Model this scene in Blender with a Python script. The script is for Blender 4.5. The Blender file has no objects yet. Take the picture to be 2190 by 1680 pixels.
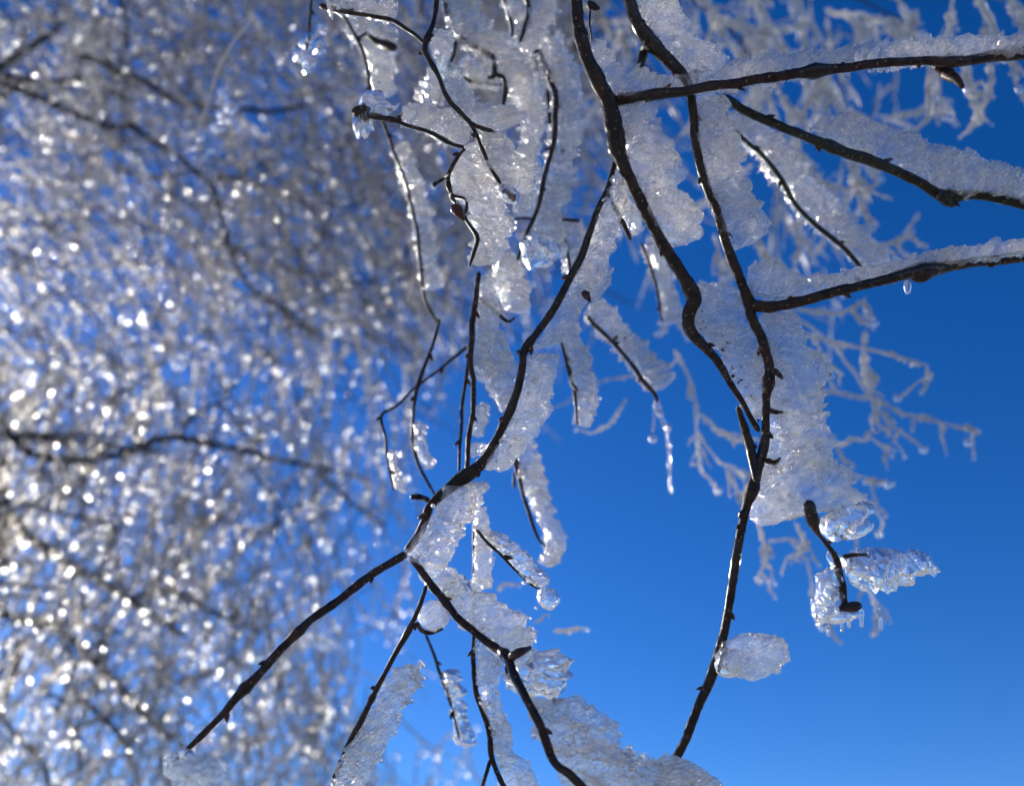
import bpy, math, random
import numpy as np
from mathutils import Vector, Matrix

random.seed(7)
rng = np.random.default_rng(11)
sc = bpy.context.scene
col = sc.collection
R = math.radians

# ------------------------------------------------------------------ camera
PITCH = R(35)
TANW = 2 * math.tan(R(30))          # picture width at one metre
CAM = np.array((0.0, 0.0, 1.6))
RIGHT = np.array((1.0, 0.0, 0.0))
FWD = np.array((0.0, math.cos(PITCH), math.sin(PITCH)))
UP = np.array((0.0, -math.sin(PITCH), math.cos(PITCH)))
cam = bpy.data.objects.new('camera', bpy.data.cameras.new('camera'))
col.objects.link(cam)
cam.location = CAM
cam.rotation_euler = (math.pi / 2 + PITCH, 0, 0)
cam.data.sensor_width = 36
cam.data.lens = 36 / TANW
cam.data.clip_start = 0.01
cam.data.clip_end = 5000
cam.data.dof.use_dof = True
cam.data.dof.focus_distance = 0.30
cam.data.dof.aperture_fstop = 9.6
sc.camera = cam

# ------------------------------------------------------------------ sky, sun, exposure
SUN_EL, SUN_AZ = R(24), R(-44)
w = bpy.data.worlds.new('World')
sc.world = w
w.use_nodes = True
nt = w.node_tree
bg = nt.nodes['Background']
sky = nt.nodes.new('ShaderNodeTexSky')
sky.sky_type = 'NISHITA'
sky.sun_disc = False
sky.sun_elevation, sky.sun_rotation = SUN_EL, SUN_AZ
sky.air_density, sky.dust_density, sky.ozone_density, sky.altitude = 1.0, 0.8, 4.0, 2500
hs = nt.nodes.new('ShaderNodeHueSaturation')
hs.inputs['Hue'].default_value = 0.512
hs.inputs['Saturation'].default_value = 1.28
nt.links.new(sky.outputs[0], hs.inputs['Color'])
nt.links.new(hs.outputs[0], bg.inputs[0])
bg.inputs[1].default_value = 0.099
sun = bpy.data.objects.new('sun', bpy.data.lights.new('sun', 'SUN'))
col.objects.link(sun)
sun.data.energy = 5.0
sun.data.angle = R(0.5)
sun.data.color = (1.0, 0.93, 0.82)
sdir = Vector((math.sin(SUN_AZ) * math.cos(SUN_EL), math.cos(SUN_AZ) * math.cos(SUN_EL), math.sin(SUN_EL)))
sun.rotation_euler = sdir.to_track_quat('Z', 'Y').to_euler()
sun.location = (-3, 4, 6)
vs = sc.view_settings
vs.view_transform = 'Standard'
vs.look = 'None'
vs.gamma = 1
vs.use_curve_mapping = False
vs.exposure = 0.65
cy = sc.cycles
cy.use_denoising = True
cy.use_adaptive_sampling = False
cy.max_bounces = 9
cy.diffuse_bounces = 2
cy.glossy_bounces = 2
cy.transmission_bounces = 8
cy.transparent_max_bounces = 10
cy.sample_clamp_indirect = 0
cy.sample_clamp_direct = 0
cy.blur_glossy = 0.0

# ------------------------------------------------------------------ picture crops used while tracing -> overview units (2190 x 1680)
CR = {'o': (0, 0, 1), 1: (0, 0, .3448), 2: (660.7, 0, .3448), 3: (1227, 0, .4397), 4: (0, 566.4, .3448),
      5: (660.7, 519.2, .3448), 6: (1321.5, 519.2, .3965), 7: (0, 1085.5, .3621), 8: (660.7, 1019.4, .4913)}


def ov(c, pts):
    a, b, s = CR[c]
    return np.array([(a + s * x, b + s * y) for x, y in pts], float)


def at(xy, d):
    """overview coordinates + distance -> world points"""
    xy = np.atleast_2d(xy)
    d = np.broadcast_to(np.asarray(d, float), (len(xy),))
    k = TANW / 2190.0
    xn = (xy[:, 0] - 1095) * k * d
    yn = -(xy[:, 1] - 840) * k * d
    return CAM + xn[:, None] * RIGHT + yn[:, None] * UP + d[:, None] * FWD


def px(wd, d):
    return wd * TANW / 2190.0 * d


# ------------------------------------------------------------------ noise
_tab = rng.random(65536)


def vnoise(p):
    """value noise in [-1,1]; p (N,3)"""
    i = np.floor(p).astype(np.int64)
    f = p - i
    f = f * f * (3 - 2 * f)
    out = 0
    for dx in (0, 1):
        for dy in (0, 1):
            for dz in (0, 1):
                h = ((i[:, 0] + dx) * 73856093 ^ (i[:, 1] + dy) * 19349663 ^ (i[:, 2] + dz) * 83492791) & 0xffff
                wgt = (f[:, 0] if dx else 1 - f[:, 0]) * (f[:, 1] if dy else 1 - f[:, 1]) * (f[:, 2] if dz else 1 - f[:, 2])
                out = out + wgt * _tab[h]
    return out * 2 - 1


# ------------------------------------------------------------------ materials
def mat(name):
    m = bpy.data.materials.new(name)
    m.use_nodes = True
    n = m.node_tree.nodes
    return m, m.node_tree, n['Principled BSDF'], n, m.node_tree.links


def bark_material(name, c1, c2, c3, rough=.6, coat=.15):
    m, t, p, n, l = mat(name)
    tc = n.new('ShaderNodeTexCoord')
    n1 = n.new('ShaderNodeTexNoise')
    n1.inputs['Scale'].default_value = 260
    n1.inputs['Detail'].default_value = 5
    n2 = n.new('ShaderNodeTexNoise')
    n2.inputs['Scale'].default_value = 35
    l.new(tc.outputs['Object'], n1.inputs['Vector'])
    l.new(tc.outputs['Object'], n2.inputs['Vector'])
    r = n.new('ShaderNodeValToRGB')
    r.color_ramp.elements[0].position, r.color_ramp.elements[1].position = .35, .7
    r.color_ramp.elements[0].color, r.color_ramp.elements[1].color = (*c1, 1), (*c2, 1)
    l.new(n1.outputs['Fac'], r.inputs['Fac'])
    mx = n.new('ShaderNodeMix')
    mx.data_type = 'RGBA'
    r2 = n.new('ShaderNodeValToRGB')
    r2.color_ramp.elements[0].position, r2.color_ramp.elements[1].position = .55, .7
    l.new(n2.outputs['Fac'], r2.inputs['Fac'])
    l.new(r2.outputs['Color'], mx.inputs[0])
    l.new(r.outputs['Color'], mx.inputs[6])
    mx.inputs[7].default_value = (*c3, 1)
    l.new(mx.outputs[2], p.inputs['Base Color'])
    # pale lenticels
    n4 = n.new('ShaderNodeTexVoronoi')
    n4.inputs['Scale'].default_value = 420
    l.new(tc.outputs['Object'], n4.inputs['Vector'])
    r4 = n.new('ShaderNodeValToRGB')
    r4.color_ramp.elements[0].position, r4.color_ramp.elements[1].position = .16, .24
    r4.color_ramp.elements[0].color, r4.color_ramp.elements[1].color = (1, 1, 1, 1), (0, 0, 0, 1)
    l.new(n4.outputs['Distance'], r4.inputs['Fac'])
    mx2 = n.new('ShaderNodeMix')
    mx2.data_type = 'RGBA'
    l.new(r4.outputs['Color'], mx2.inputs[0])
    l.new(mx.outputs[2], mx2.inputs[6])
    mx2.inputs[7].default_value = (*[min(.3, v * 3.2) for v in c2], 1)
    l.new(mx2.outputs[2], p.inputs['Base Color'])
    p.inputs['Roughness'].default_value = rough
    p.inputs['Specular IOR Level'].default_value = .2
    p.inputs['Coat Weight'].default_value = coat
    p.inputs['Coat Roughness'].default_value = .25
    b = n.new('ShaderNodeBump')
    b.inputs['Strength'].default_value = .9
    b.inputs['Distance'].default_value = .0012
    l.new(n1.outputs['Fac'], b.inputs['Height'])
    l.new(b.outputs['Normal'], p.inputs['Normal'])
    return m


def ice_material(name, trans, rough, base, milk, clear, bump_scale=0, bump=.0, stretch=1):
    """ice: rough refracting body, milky (bubbly) scattering, and a clear share that lets light through"""
    m, t, p, n, l = mat(name)
    out = n['Material Output']
    p.inputs['Base Color'].default_value = (*base, 1)
    p.inputs['Roughness'].default_value = rough
    p.inputs['IOR'].default_value = 1.31
    p.inputs['Transmission Weight'].default_value = trans
    tl = n.new('ShaderNodeBsdfTranslucent')
    tl.inputs['Color'].default_value = (.95, .91, .84, 1)
    tr = n.new('ShaderNodeBsdfTransparent')
    m1 = n.new('ShaderNodeMixShader')
    m1.inputs[0].default_value = milk
    l.new(p.outputs[0], m1.inputs[1])
    l.new(tl.outputs[0], m1.inputs[2])
    m2 = n.new('ShaderNodeMixShader')
    m2.inputs[0].default_value = clear
    l.new(m1.outputs[0], m2.inputs[1])
    l.new(tr.outputs[0], m2.inputs[2])
    l.new(m2.outputs[0], out.inputs['Surface'])
    if bump_scale:
        tc = n.new('ShaderNodeTexCoord')
        # grain of the ice: short slanted strokes, all leaning the way the wind drove the rain
        cx = n.new('ShaderNodeCombineXYZ')
        for q, (axis, sc_) in enumerate(((RIGHT * .8 + UP * .6, .28), (RIGHT * -.6 + UP * .8, 1.0), (FWD, .8))):
            dt = n.new('ShaderNodeVectorMath')
            dt.operation = 'DOT_PRODUCT'
            dt.inputs[1].default_value = tuple(axis * sc_ * bump_scale)
            l.new(tc.outputs['Object'], dt.inputs[0])
            l.new(dt.outputs['Value'], cx.inputs[q])
        vo = n.new('ShaderNodeTexVoronoi')
        vo.inputs['Scale'].default_value = 1
        no = n.new('ShaderNodeTexNoise')
        no.inputs['Scale'].default_value = .5
        no.inputs['Detail'].default_value = 3
        ad = n.new('ShaderNodeMath')
        ad.operation = 'ADD'
        l.new(cx.outputs[0], vo.inputs['Vector'])
        l.new(cx.outputs[0], no.inputs['Vector'])
        l.new(vo.outputs['Distance'], ad.inputs[0])
        l.new(no.outputs['Fac'], ad.inputs[1])
        b = n.new('ShaderNodeBump')
        b.inputs['Strength'].default_value = bump
        b.inputs['Distance'].default_value = .0014
        l.new(ad.outputs[0], b.inputs['Height'])
        l.new(b.outputs['Normal'], p.inputs['Normal'])
        # patches of milkier and of clearer ice
        n3 = n.new('ShaderNodeTexNoise')
        n3.inputs['Scale'].default_value = 85
        n3.inputs['Detail'].default_value = 5
        l.new(tc.outputs['Object'], n3.inputs['Vector'])
        for lo, hi, sock in ((trans + .3, trans - .3, p.inputs['Transmission Weight']), (clear + .20, clear - .18, m2.inputs[0])):
            mr = n.new('ShaderNodeMapRange')
            mr.inputs[1].default_value, mr.inputs[2].default_value = .35, .65
            mr.inputs[3].default_value, mr.inputs[4].default_value = lo, hi
            l.new(n3.outputs['Fac'], mr.inputs[0])
            l.new(mr.outputs[0], sock)
    return m


BARK = bark_material('dark_bark', (.005, .0035, .003), (.045, .024, .016), (.012, .009, .007))
BARK_BROWN = bark_material('brown_bark', (.006, .003, .0025), (.05, .022, .015), (.022, .011, .009))
MOSSY = bark_material('mossy_bark', (.006, .007, .003), (.022, .022, .012), (.016, .026, .006), .6)
BARK_FAR = bark_material('limb_bark', (.012, .010, .009), (.04, .03, .025), (.02, .018, .014), .6, 0)
BUD = bark_material('bud_scales', (.02, .006, .003), (.11, .035, .014), (.05, .018, .008), .3)
KNOT = bark_material('amber_knot', (.06, .025, .012), (.3, .16, .08), (.14, .07, .035), .3)
ICE = ice_material('rough_ice', .74, .08, (.90, .86, .79), .18, .42, 1000, 1.0)
ICE_SOFT = ice_material('milky_ice', .68, .14, (.84, .80, .74), .12, .36, 700, .8)
CLEAR = ice_material('clear_ice', .95, .16, (.95, .97, 1.0), .05, .10)
FROST = ice_material('frosted_ice', .45, .2, (.94, .93, .92), .40, .28)
GLAZE = ice_material('clear_glaze', 1.0, .12, (1, 1, 1), 0, .15)
GRAIN = ice_material('frozen_grain', .95, .22, (.95, .96, .98), .08, .12)
BEAD = ice_material('bead_ice', .95, .32, (.95, .96, .98), .05, .08)
SHEATH = ice_material('twig_glaze', .15, .45, (.50, .47, .43), .08, .32)


# ------------------------------------------------------------------ mesh helpers
def build(name, V, F, m, parent=None, smooth=True, m2=None, split=0):
    """V (n,3), F (k,4) or (k,3) int arrays -> one mesh object"""
    V = np.asarray(V, np.float32)
    F = np.asarray(F, np.int32)
    me = bpy.data.meshes.new(name)
    me.vertices.add(len(V))
    me.vertices.foreach_set('co', V.ravel())
    k, q = F.shape
    me.loops.add(k * q)
    me.loops.foreach_set('vertex_index', F.ravel())
    me.polygons.add(k)
    me.polygons.foreach_set('loop_start', np.arange(0, k * q, q, dtype=np.int32))
    me.polygons.foreach_set('use_smooth', np.full(k, smooth))
    me.update(calc_edges=True)
    me.materials.append(m)
    if m2:
        me.materials.append(m2)
        me.polygons.foreach_set('material_index', (np.arange(k) >= split).astype(np.int32))
        me.polygons.foreach_set('use_smooth', np.arange(k) >= split)
    o = bpy.data.objects.new(name, me)
    col.objects.link(o)
    if parent is not None:
        o.parent = parent
        if parent.type == 'EMPTY':
            o.matrix_parent_inverse = Matrix.Translation(-parent.location)
    return o


def thing(name, label, cat, loc, group=None):
    o = bpy.data.objects.new(name, None)
    o.empty_display_size = .02
    col.objects.link(o)
    o.location = loc
    o['label'], o['category'] = label, cat
    if group:
        o['group'] = group
    return o


def resample(P, n):
    """Catmull-Rom through P (k,dim), n points evenly spaced along it"""
    P = np.asarray(P, float)
    if len(P) == 2:
        t = np.linspace(0, 1, n)[:, None]
        return P[0] * (1 - t) + P[1] * t
    A = np.vstack((2 * P[0] - P[1], P, 2 * P[-1] - P[-2]))
    out = []
    for i in range(1, len(A) - 2):
        t = np.linspace(0, 1, 16, endpoint=False)[:, None]
        p0, p1, p2, p3 = A[i - 1], A[i], A[i + 1], A[i + 2]
        out.append(.5 * ((2 * p1) + (p2 - p0) * t + (2 * p0 - 5 * p1 + 4 * p2 - p3) * t ** 2 + (3 * p1 - p0 - 3 * p2 + p3) * t ** 3))
    out.append(P[-1:])
    C = np.vstack(out)
    s = np.r_[0, np.cumsum(np.linalg.norm(np.diff(C, axis=0), axis=1))]
    u = np.linspace(0, s[-1], n)
    return np.stack([np.interp(u, s, C[:, j]) for j in range(C.shape[1])], 1)


def length(C):
    return np.linalg.norm(np.diff(C, axis=0), axis=1).sum()


def frames(C):
    T = np.gradient(C, axis=0)
    T /= np.linalg.norm(T, axis=1)[:, None] + 1e-12
    N = np.cross(T, FWD)
    bad = np.linalg.norm(N, axis=1) < .2
    N[bad] = np.cross(T[bad], UP)
    N /= np.linalg.norm(N, axis=1)[:, None]
    B = np.cross(T, N)
    return T, N, B


def grid_faces(n, m):
    i, j = np.meshgrid(np.arange(n - 1), np.arange(m), indexing='ij')
    j2 = (j + 1) % m
    return np.stack((i * m + j, i * m + j2, (i + 1) * m + j2, (i + 1) * m + j), -1).reshape(-1, 4)


def tube_data(C, r, m=8, bump=0.0, bs=120.0, close=True):
    T, N, B = frames(C)
    a = np.linspace(0, 2 * np.pi, m, endpoint=False)
    D = np.cos(a)[None, :, None] * N[:, None] + np.sin(a)[None, :, None] * B[:, None]
    r = np.broadcast_to(np.asarray(r, float), (len(C),)).copy()
    rr = np.repeat(r[:, None], m, 1)
    if bump:
        P = (C[:, None] + D * rr[..., None]).reshape(-1, 3)
        nz = vnoise(P * bs) * .6 + vnoise(P * bs * 2.7 + 9) * .4
        rr = rr * (1 + bump * nz.reshape(len(C), m))
    if close:
        rr[0] *= .05
        rr[-1] *= .05
    V = C[:, None] + D * rr[..., None]
    return V.reshape(-1, 3), grid_faces(len(C), m)


def ico(sub):
    import bmesh
    bm = bmesh.new()
    bmesh.ops.create_icosphere(bm, subdivisions=sub, radius=1)
    V = np.array([v.co[:] for v in bm.verts])
    F = np.array([[v.index for v in f.verts] for f in bm.faces])
    bm.free()
    return V, F


def octa():
    import bmesh
    bm = bmesh.new()
    for c in ((1, 0, 0), (-1, 0, 0), (0, 1, 0), (0, -1, 0), (0, 0, 1), (0, 0, -1)):
        bm.verts.new(c)
    bmesh.ops.convex_hull(bm, input=bm.verts[:])
    bmesh.ops.subdivide_edges(bm, edges=bm.edges[:], cuts=1, use_grid_fill=True)
    bmesh.ops.triangulate(bm, faces=bm.faces[:])
    bm.verts.index_update()
    V = np.array([v.co[:] for v in bm.verts])
    F = np.array([[v.index for v in f.verts] for f in bm.faces])
    bm.free()
    return V / np.linalg.norm(V, axis=1)[:, None], F


OCT = octa()
ICO1, ICO2, ICO3, ICO4, ICO5 = (ico(q) for q in (1, 2, 3, 4, 5))


def twig(name, xy, d, wd, m, parent, step=.0012, sides=12, bump=.24, knots=(), wob=.004, bs=420.):
    """tube along picked points; wd = widths (start, ..., end) in overview pixels; d = depth or depths"""
    xy = np.asarray(xy, float)
    k = len(xy)
    d = np.interp(np.linspace(0, 1, k), np.linspace(0, 1, len(np.atleast_1d(d))), np.atleast_1d(d)).astype(float)
    sd = float(xy[0, 0] * .37 + xy[0, 1])
    d = d + wob * np.sin(np.linspace(0, 5, k) + sd)
    P = at(xy, d)
    n = max(6, int(length(P) / step))
    C = resample(P, n)
    wds = np.interp(np.linspace(0, 1, n), np.linspace(0, 1, len(np.atleast_1d(wd))), np.atleast_1d(wd))
    dd = (C - CAM) @ FWD
    r = px(wds, dd) / 2 * .85
    s = np.linspace(0, length(C), n)
    # nodes of the twig: gentle swellings
    r = r * (1 + .10 * np.maximum(0, np.sin(s / .011 + sd)) ** 6)
    for (f, amp, wdt) in knots:
        r = r * (1 + amp * np.exp(-((s / s[-1] - f) / wdt) ** 2))
    r[-1] *= .5
    C = C + .00035 * np.stack([vnoise(np.c_[s * 110 + sd + q * 31, s * 0, s * 0]) for q in range(3)], 1)
    V, F = tube_data(C, r, sides, bump, bs)
    o = build(name, V, F, m, parent)
    if name in ('stem', 'side_twig') and m in (BARK, BARK_BROWN, MOSSY) and d.mean() < .35:
        # clear glaze that comes and goes around the twig
        gz = r * (.93 + .28 * vnoise(np.c_[s * 55 + sd, s * 0 + 3, s * 0]))
        build('ice_glaze', *tube_data(C, gz, sides, .16, 500.), GLAZE, o)
    if name in ('stem', 'side_twig') and m in (BARK, BARK_BROWN, MOSSY) and s[-1] > .03:
        # alternate buds, leaning towards the tip
        T, N, B = frames(C)
        q, sg = .012 + .008 * ((sd * .13) % 1), 1
        while q < s[-1] - .006:
            i = int(q / s[-1] * (n - 1))
            ax = T[i] * .75 + N[i] * sg * .6 + B[i] * rng.normal(0, .5)
            ax /= np.linalg.norm(ax)
            bl, br = rng.uniform(.0011, .0021), rng.uniform(.0006, .0009)
            e1 = np.cross(ax, FWD + .01)
            e1 /= np.linalg.norm(e1)
            e2 = np.cross(ax, e1)
            v = ICO2[0]
            tp = 1 - .45 * v[:, :1]
            root = C[i] + N[i] * sg * r[i] * .7
            bv = root + (v[:, :1] + .7) * ax * bl + (v[:, 1:2] * e1 + v[:, 2:] * e2) * br * tp
            build('bud', bv, ICO2[1], BARK if rng.random() < .6 else BUD, o)
            q += rng.uniform(.018, .042)
            sg = -sg
    return o




def fin(inner, outer, d_in, d_out, thick, m, parent, name='ice_blade', step=.0008, teeth=.10, pitch=.0065, skew=.5,
        rough=1.0, smooth=False, grains=.15, gsize=.00042, flecks=.0):
    """ridged ice blade between two picked edges (inner = along the twig)"""
    inner, outer = np.asarray(inner, float), np.asarray(outer, float)
    if m is ICE_SOFT:
        tt = np.linspace(0, 1, len(outer))
        ti = np.linspace(0, 1, len(inner))
        iq = np.stack([np.interp(tt, ti, inner[:, q]) for q in (0, 1)], 1)
        outer = iq + .84 * (outer - iq)
    ai = at(inner, np.interp(np.linspace(0, 1, len(inner)), np.linspace(0, 1, np.size(d_in)), np.atleast_1d(d_in)))
    ao = at(outer, np.interp(np.linspace(0, 1, len(outer)), np.linspace(0, 1, np.size(d_out)), np.atleast_1d(d_out)))
    L = max(length(ai), length(ao))
    n = max(10, int(L / step))
    I, O = resample(ai, n), resample(ao, n)
    wmean = np.linalg.norm(O - I, axis=1).mean()
    half = max(6, int(wmean / step / 1.15))
    mm = 2 * half
    a = np.linspace(0, 2 * np.pi, mm, endpoint=False)
    u = .5 - .5 * np.cos(a)
    u = u ** .92
    side = np.sin(a)
    s = np.linspace(0, L, n)
    sd = float(inner[0, 0] + outer[-1, 1])
    U, S = np.meshgrid(u, s)
    W = O - I
    Wl = np.linalg.norm(W, axis=1)
    wd = W / (Wl[:, None] + 1e-9)
    Tn = np.gradient((I + O) / 2, axis=0)
    Tn /= np.linalg.norm(Tn, axis=1)[:, None] + 1e-9
    Nn = np.cross(Tn, wd)
    Nn /= np.linalg.norm(Nn, axis=1)[:, None] + 1e-9
    # slanted growth layers, irregular in spacing: a saw profile along the blade
    ph = S / pitch - skew * U * Wl[:, None] / pitch + 1.1 * vnoise(np.c_[S.ravel() * 60 + sd, U.ravel() * 1.3, np.full(S.size, sd)]).reshape(S.shape)
    fr = ph - np.floor(ph)
    amp = .5 + .5 * vnoise(np.c_[np.floor(ph).ravel() * 7.31 + sd, np.zeros(S.size), np.zeros(S.size)]).reshape(S.shape)
    saw = (fr ** 1.6) * amp
    edge = np.clip(U, 0, 1) ** 2
    reach = 1 + teeth * (saw - .45) * 2 * edge + .07 * edge * vnoise(np.c_[S.ravel() * 140 + sd, U.ravel() * 2, np.zeros(S.size)]).reshape(S.shape)
    cap = np.clip(np.minimum(s, L - s) / (.35 * wmean + 1e-6), 0, 1)
    cap = np.sqrt(1 - (1 - cap) ** 2)
    th = thick * (.25 + .75 * cap)[:, None] * (.75 + .35 * (1 - U)) * (1 + 1.0 * (saw - .4))
    th = th * (1 + .3 * vnoise(np.c_[S.ravel() * 90 + sd, U.ravel() * 3, np.repeat(np.sign(side)[None], n, 0).ravel()]).reshape(S.shape))
    pos = I[:, None] + W[:, None] * (U * reach)[..., None] + Nn[:, None] * (np.sign(side) * np.abs(side) ** .8 * th)[..., None]
    pin = (.25 + .75 * np.clip(np.minimum(s, L - s) / (.3 * wmean + 1e-6), 0, 1) ** .5)
    mid = (I + W * .45)[:, None]
    pos = mid + (pos - mid) * (.72 + .28 * pin)[:, None, None]
    q = pos.reshape(-1, 3)
    # crystal roughness: stretched grains that lean with the layers
    A = np.c_[(S - skew * U * Wl[:, None]).ravel() * 620, (U * Wl[:, None]).ravel() * 170, np.repeat(np.sign(side)[None], n, 0).ravel() * 3 + sd]
    g1 = vnoise(A)
    g2 = vnoise(q * 700 + 5)
    g3 = vnoise(q * 190 + 3)
    g4 = vnoise(A * np.array((.42, .6, 1)) + 31)
    out = (Nn[:, None] * side[None, :, None] + wd[:, None] * (-np.cos(a))[None, :, None]).reshape(-1, 3)
    amp2 = rough * min(1.0, wmean / .012)
    q = q + out * (amp2 * (.0011 * g1 + .0004 * g2 + .0011 * (1 - 2 * np.abs(g3)) + .0008 * (1 - 2 * np.abs(g4))))[:, None]
    tj = np.repeat(Tn[:, None], mm, 1).reshape(-1, 3)
    q = q + tj * (amp2 * .0011 * vnoise(q * 320 + 17))[:, None] + rng.normal(0, .0001 * rough, q.shape)
    # close both ends
    V = q.reshape(n, mm, 3)
    V[0] = V[0].mean(0) * .9 + V[0] * .1
    V[-1] = V[-1].mean(0) * .9 + V[-1] * .1
    V = V.reshape(-1, 3)
    F = grid_faces(n, mm)
    F = np.vstack((F[:, [0, 1, 2]], F[:, [0, 2, 3]]))
    if not grains or m is CLEAR:
        return build(name, V, F, m, parent, smooth)
    # frozen beads clinging to the blade, in clusters
    area = L * wmean * 2
    cnt = int(area * grains * 1e6 * (.0008 / step))
    cl = vnoise(V * 110 + 40) + .6 * vnoise(V * 300 + 2)
    pr = np.clip(cl - .05, .03, None) ** 1.5
    idx = rng.choice(len(V), cnt, p=pr / pr.sum())
    gv, gf = OCT
    gs = gsize * (step / .0008) ** .5 * rng.lognormal(0, .4, cnt).clip(.4, 2.0)
    st = gs[:, None, None] * (1 + rng.normal(0, .22, (cnt, 1, 3)))
    GV = (V[idx][:, None] + (out[idx] * gs[:, None] * .75)[:, None] + gv[None] * st).reshape(-1, 3)
    GF = (gf[None] + (np.arange(cnt) * len(gv))[:, None, None]).reshape(-1, 3) + len(V)
    # added dark specks imitating the twig's refraction, on the side turned to the viewer
    nf = int(area * flecks * 1e6)
    front = (side if (Nn[n // 2] @ FWD) < 0 else -side) > .15
    pf = np.exp(-U.ravel() * 6) * np.repeat(front[None], n, 0).ravel()
    fi = rng.choice(len(V), nf, p=pf / pf.sum())
    gv, gf = ICO1
    fs = .00024 * rng.lognormal(0, .4, nf).clip(.4, 2)[:, None, None] * rng.uniform(.35, 2.4, (nf, 1, 3))
    FV = (V[fi][:, None] + gv[None] * fs).reshape(-1, 3)
    FF = (gf[None] + (np.arange(nf) * len(gv))[:, None, None]).reshape(-1, 3) + len(V) + len(GV)
    o = build(name, np.vstack((V, GV, FV)), np.vstack((F, GF, FF)), m, parent, False, GRAIN, len(F))
    o.data.materials.append(BARK)
    mi = np.zeros(len(F) + len(GF) + len(FF), np.int32)
    mi[len(F):] = 1
    mi[len(F) + len(GF):] = 2
    o.data.polygons.foreach_set('material_index', mi)
    return o




def lump(name, xy, d, rx, ry, rz, ang, m, parent, rough=.14, ns=150., sub=ICO4, smooth=False, pointy=0.0):
    """an irregular rounded body (bud, blob of ice, drop); radii in overview pixels; ang = turn in the picture plane"""
    V, F = sub
    V = V.copy()
    if pointy:
        V[:, 1:] *= (1 - pointy * np.clip(V[:, :1], -1, 1))
        V[:, 1:] *= 1 / (1 + pointy * .5)
    c = at(np.array([xy], float), d)[0]
    k = px(1, d)
    ca, sa = math.cos(R(ang)), math.sin(R(ang))
    X = RIGHT * ca - UP * sa
    Y = RIGHT * sa + UP * ca
    P = c + (V[:, :1] * rx * X + V[:, 1:2] * ry * Y + V[:, 2:] * rz * FWD) * k
    if rough:
        nz = vnoise(P * ns + 3) + .5 * vnoise(P * ns * 2.6 + 8) + .3 * vnoise(P * ns * 6 + 1)
        P = P + (P - c) * (rough * nz)[:, None]
    return build(name, P, F, m, parent, smooth)


# ------------------------------------------------------------------ the frosty ground under it all (it lights the ice from below)
m, t, p, n, l = mat('frosty_ground')
p.inputs['Base Color'].default_value = (.32, .305, .28, 1)
p.inputs['Roughness'].default_value = .8
no = n.new('ShaderNodeTexNoise')
no.inputs['Scale'].default_value = 3
bb = n.new('ShaderNodeBump')
bb.inputs['Distance'].default_value = .1
l.new(no.outputs['Fac'], bb.inputs['Height'])
l.new(bb.outputs['Normal'], p.inputs['Normal'])
xs = np.linspace(-1, 1, 61)
gx, gy = np.meshgrid(np.sign(xs) * np.abs(xs) ** 3 * 2500, np.sign(xs) * np.abs(xs) ** 3 * 2500, indexing='ij')
gz = .12 * vnoise(np.c_[gx.ravel() * .4, gy.ravel() * .4, gx.ravel() * 0])
gi = np.arange(60)
a0 = (gi[:, None] * 61 + gi[None]).ravel()
snow = build('ground', np.c_[gx.ravel(), gy.ravel(), gz], np.stack((a0, a0 + 61, a0 + 62, a0 + 1), 1), m)
snow['kind'] = 'structure'


def start(c, pt, d):
    return tuple(at(ov(c, [pt]), d)[0])


# ------------------------------------------------------------------ near branch A: the thick dark one with its level side twig and left fork
A = thing('icy_branch', 'thick black branch at top centre with a level right twig and a long left fork', 'branch', start('o', (1236, -20), .30))
tA = twig('stem', ov('o', [(1232, -30), (1240, 60), (1255, 120), (1275, 165), (1300, 215), (1312, 260), (1320, 320), (1330, 345), (1355, 400), (1385, 460), (1420, 525), (1455, 580), (1475, 615), (1484, 640), (1472, 672), (1474, 702), (1505, 740), (1545, 790), (1580, 845), (1605, 890), (1626, 925)]),
          (.30, .298, .30, .306), (30, 34, 36, 34, 30, 30, 28, 36, 22, 15, 13), BARK, A, sides=14, knots=((.29, .35, .03), (.33, .3, .02), (.66, .25, .02)))
tH = twig('side_twig', ov('o', [(1306, 216), (1345, 212), (1400, 205), (1450, 199), (1500, 190), (1560, 180), (1620, 168), (1690, 160), (1760, 150), (1850, 140), (1950, 132), (2050, 130), (2120, 122), (2230, 114)]),
          (.300, .294, .297, .30), (30, 24, 24, 24, 23, 22, 24, 26), BARK_BROWN, A, sides=12, knots=((.46, .35, .018), (.78, .25, .02)))
tL = twig('side_twig', ov('o', [(1316, 345), (1300, 400), (1275, 460), (1245, 540), (1215, 600), (1180, 665), (1150, 710), (1122, 752), (1116, 785), (1103, 850), (1083, 900), (1050, 960), (1020, 998), (975, 1030), (925, 1075), (903, 1125), (868, 1182)]),
          (.302, .297, .294, .292), (13, 15, 17, 19, 18, 20, 22, 26, 22, 20), BARK, A, sides=12, knots=((.46, .3, .014), (.78, .35, .03)))
tL1 = twig('side_twig', ov('o', [(874, 1180), (800, 1225), (730, 1280), (670, 1320), (610, 1380), (555, 1440), (480, 1520), (392, 1612), (366, 1640)]),
           (.292, .286, .278), (19, 18, 21, 20, 22, 19, 16, 7), BARK_BROWN, A, sides=12, knots=((.43, .4, .018), (.66, .45, .02), (.2, .2, .02)))
tL2 = twig('side_twig', ov('o', [(878, 1190), (920, 1245), (960, 1300), (1010, 1345), (1060, 1385), (1085, 1405), (1102, 1445), (1130, 1500), (1160, 1570), (1185, 1630), (1215, 1655), (1260, 1700)]),
           (.292, .276, .258, .25), (18, 18, 19, 22, 22, 20, 22), BARK_BROWN, A, sides=12, knots=((.2, .3, .02), (.5, .5, .02)))
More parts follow.
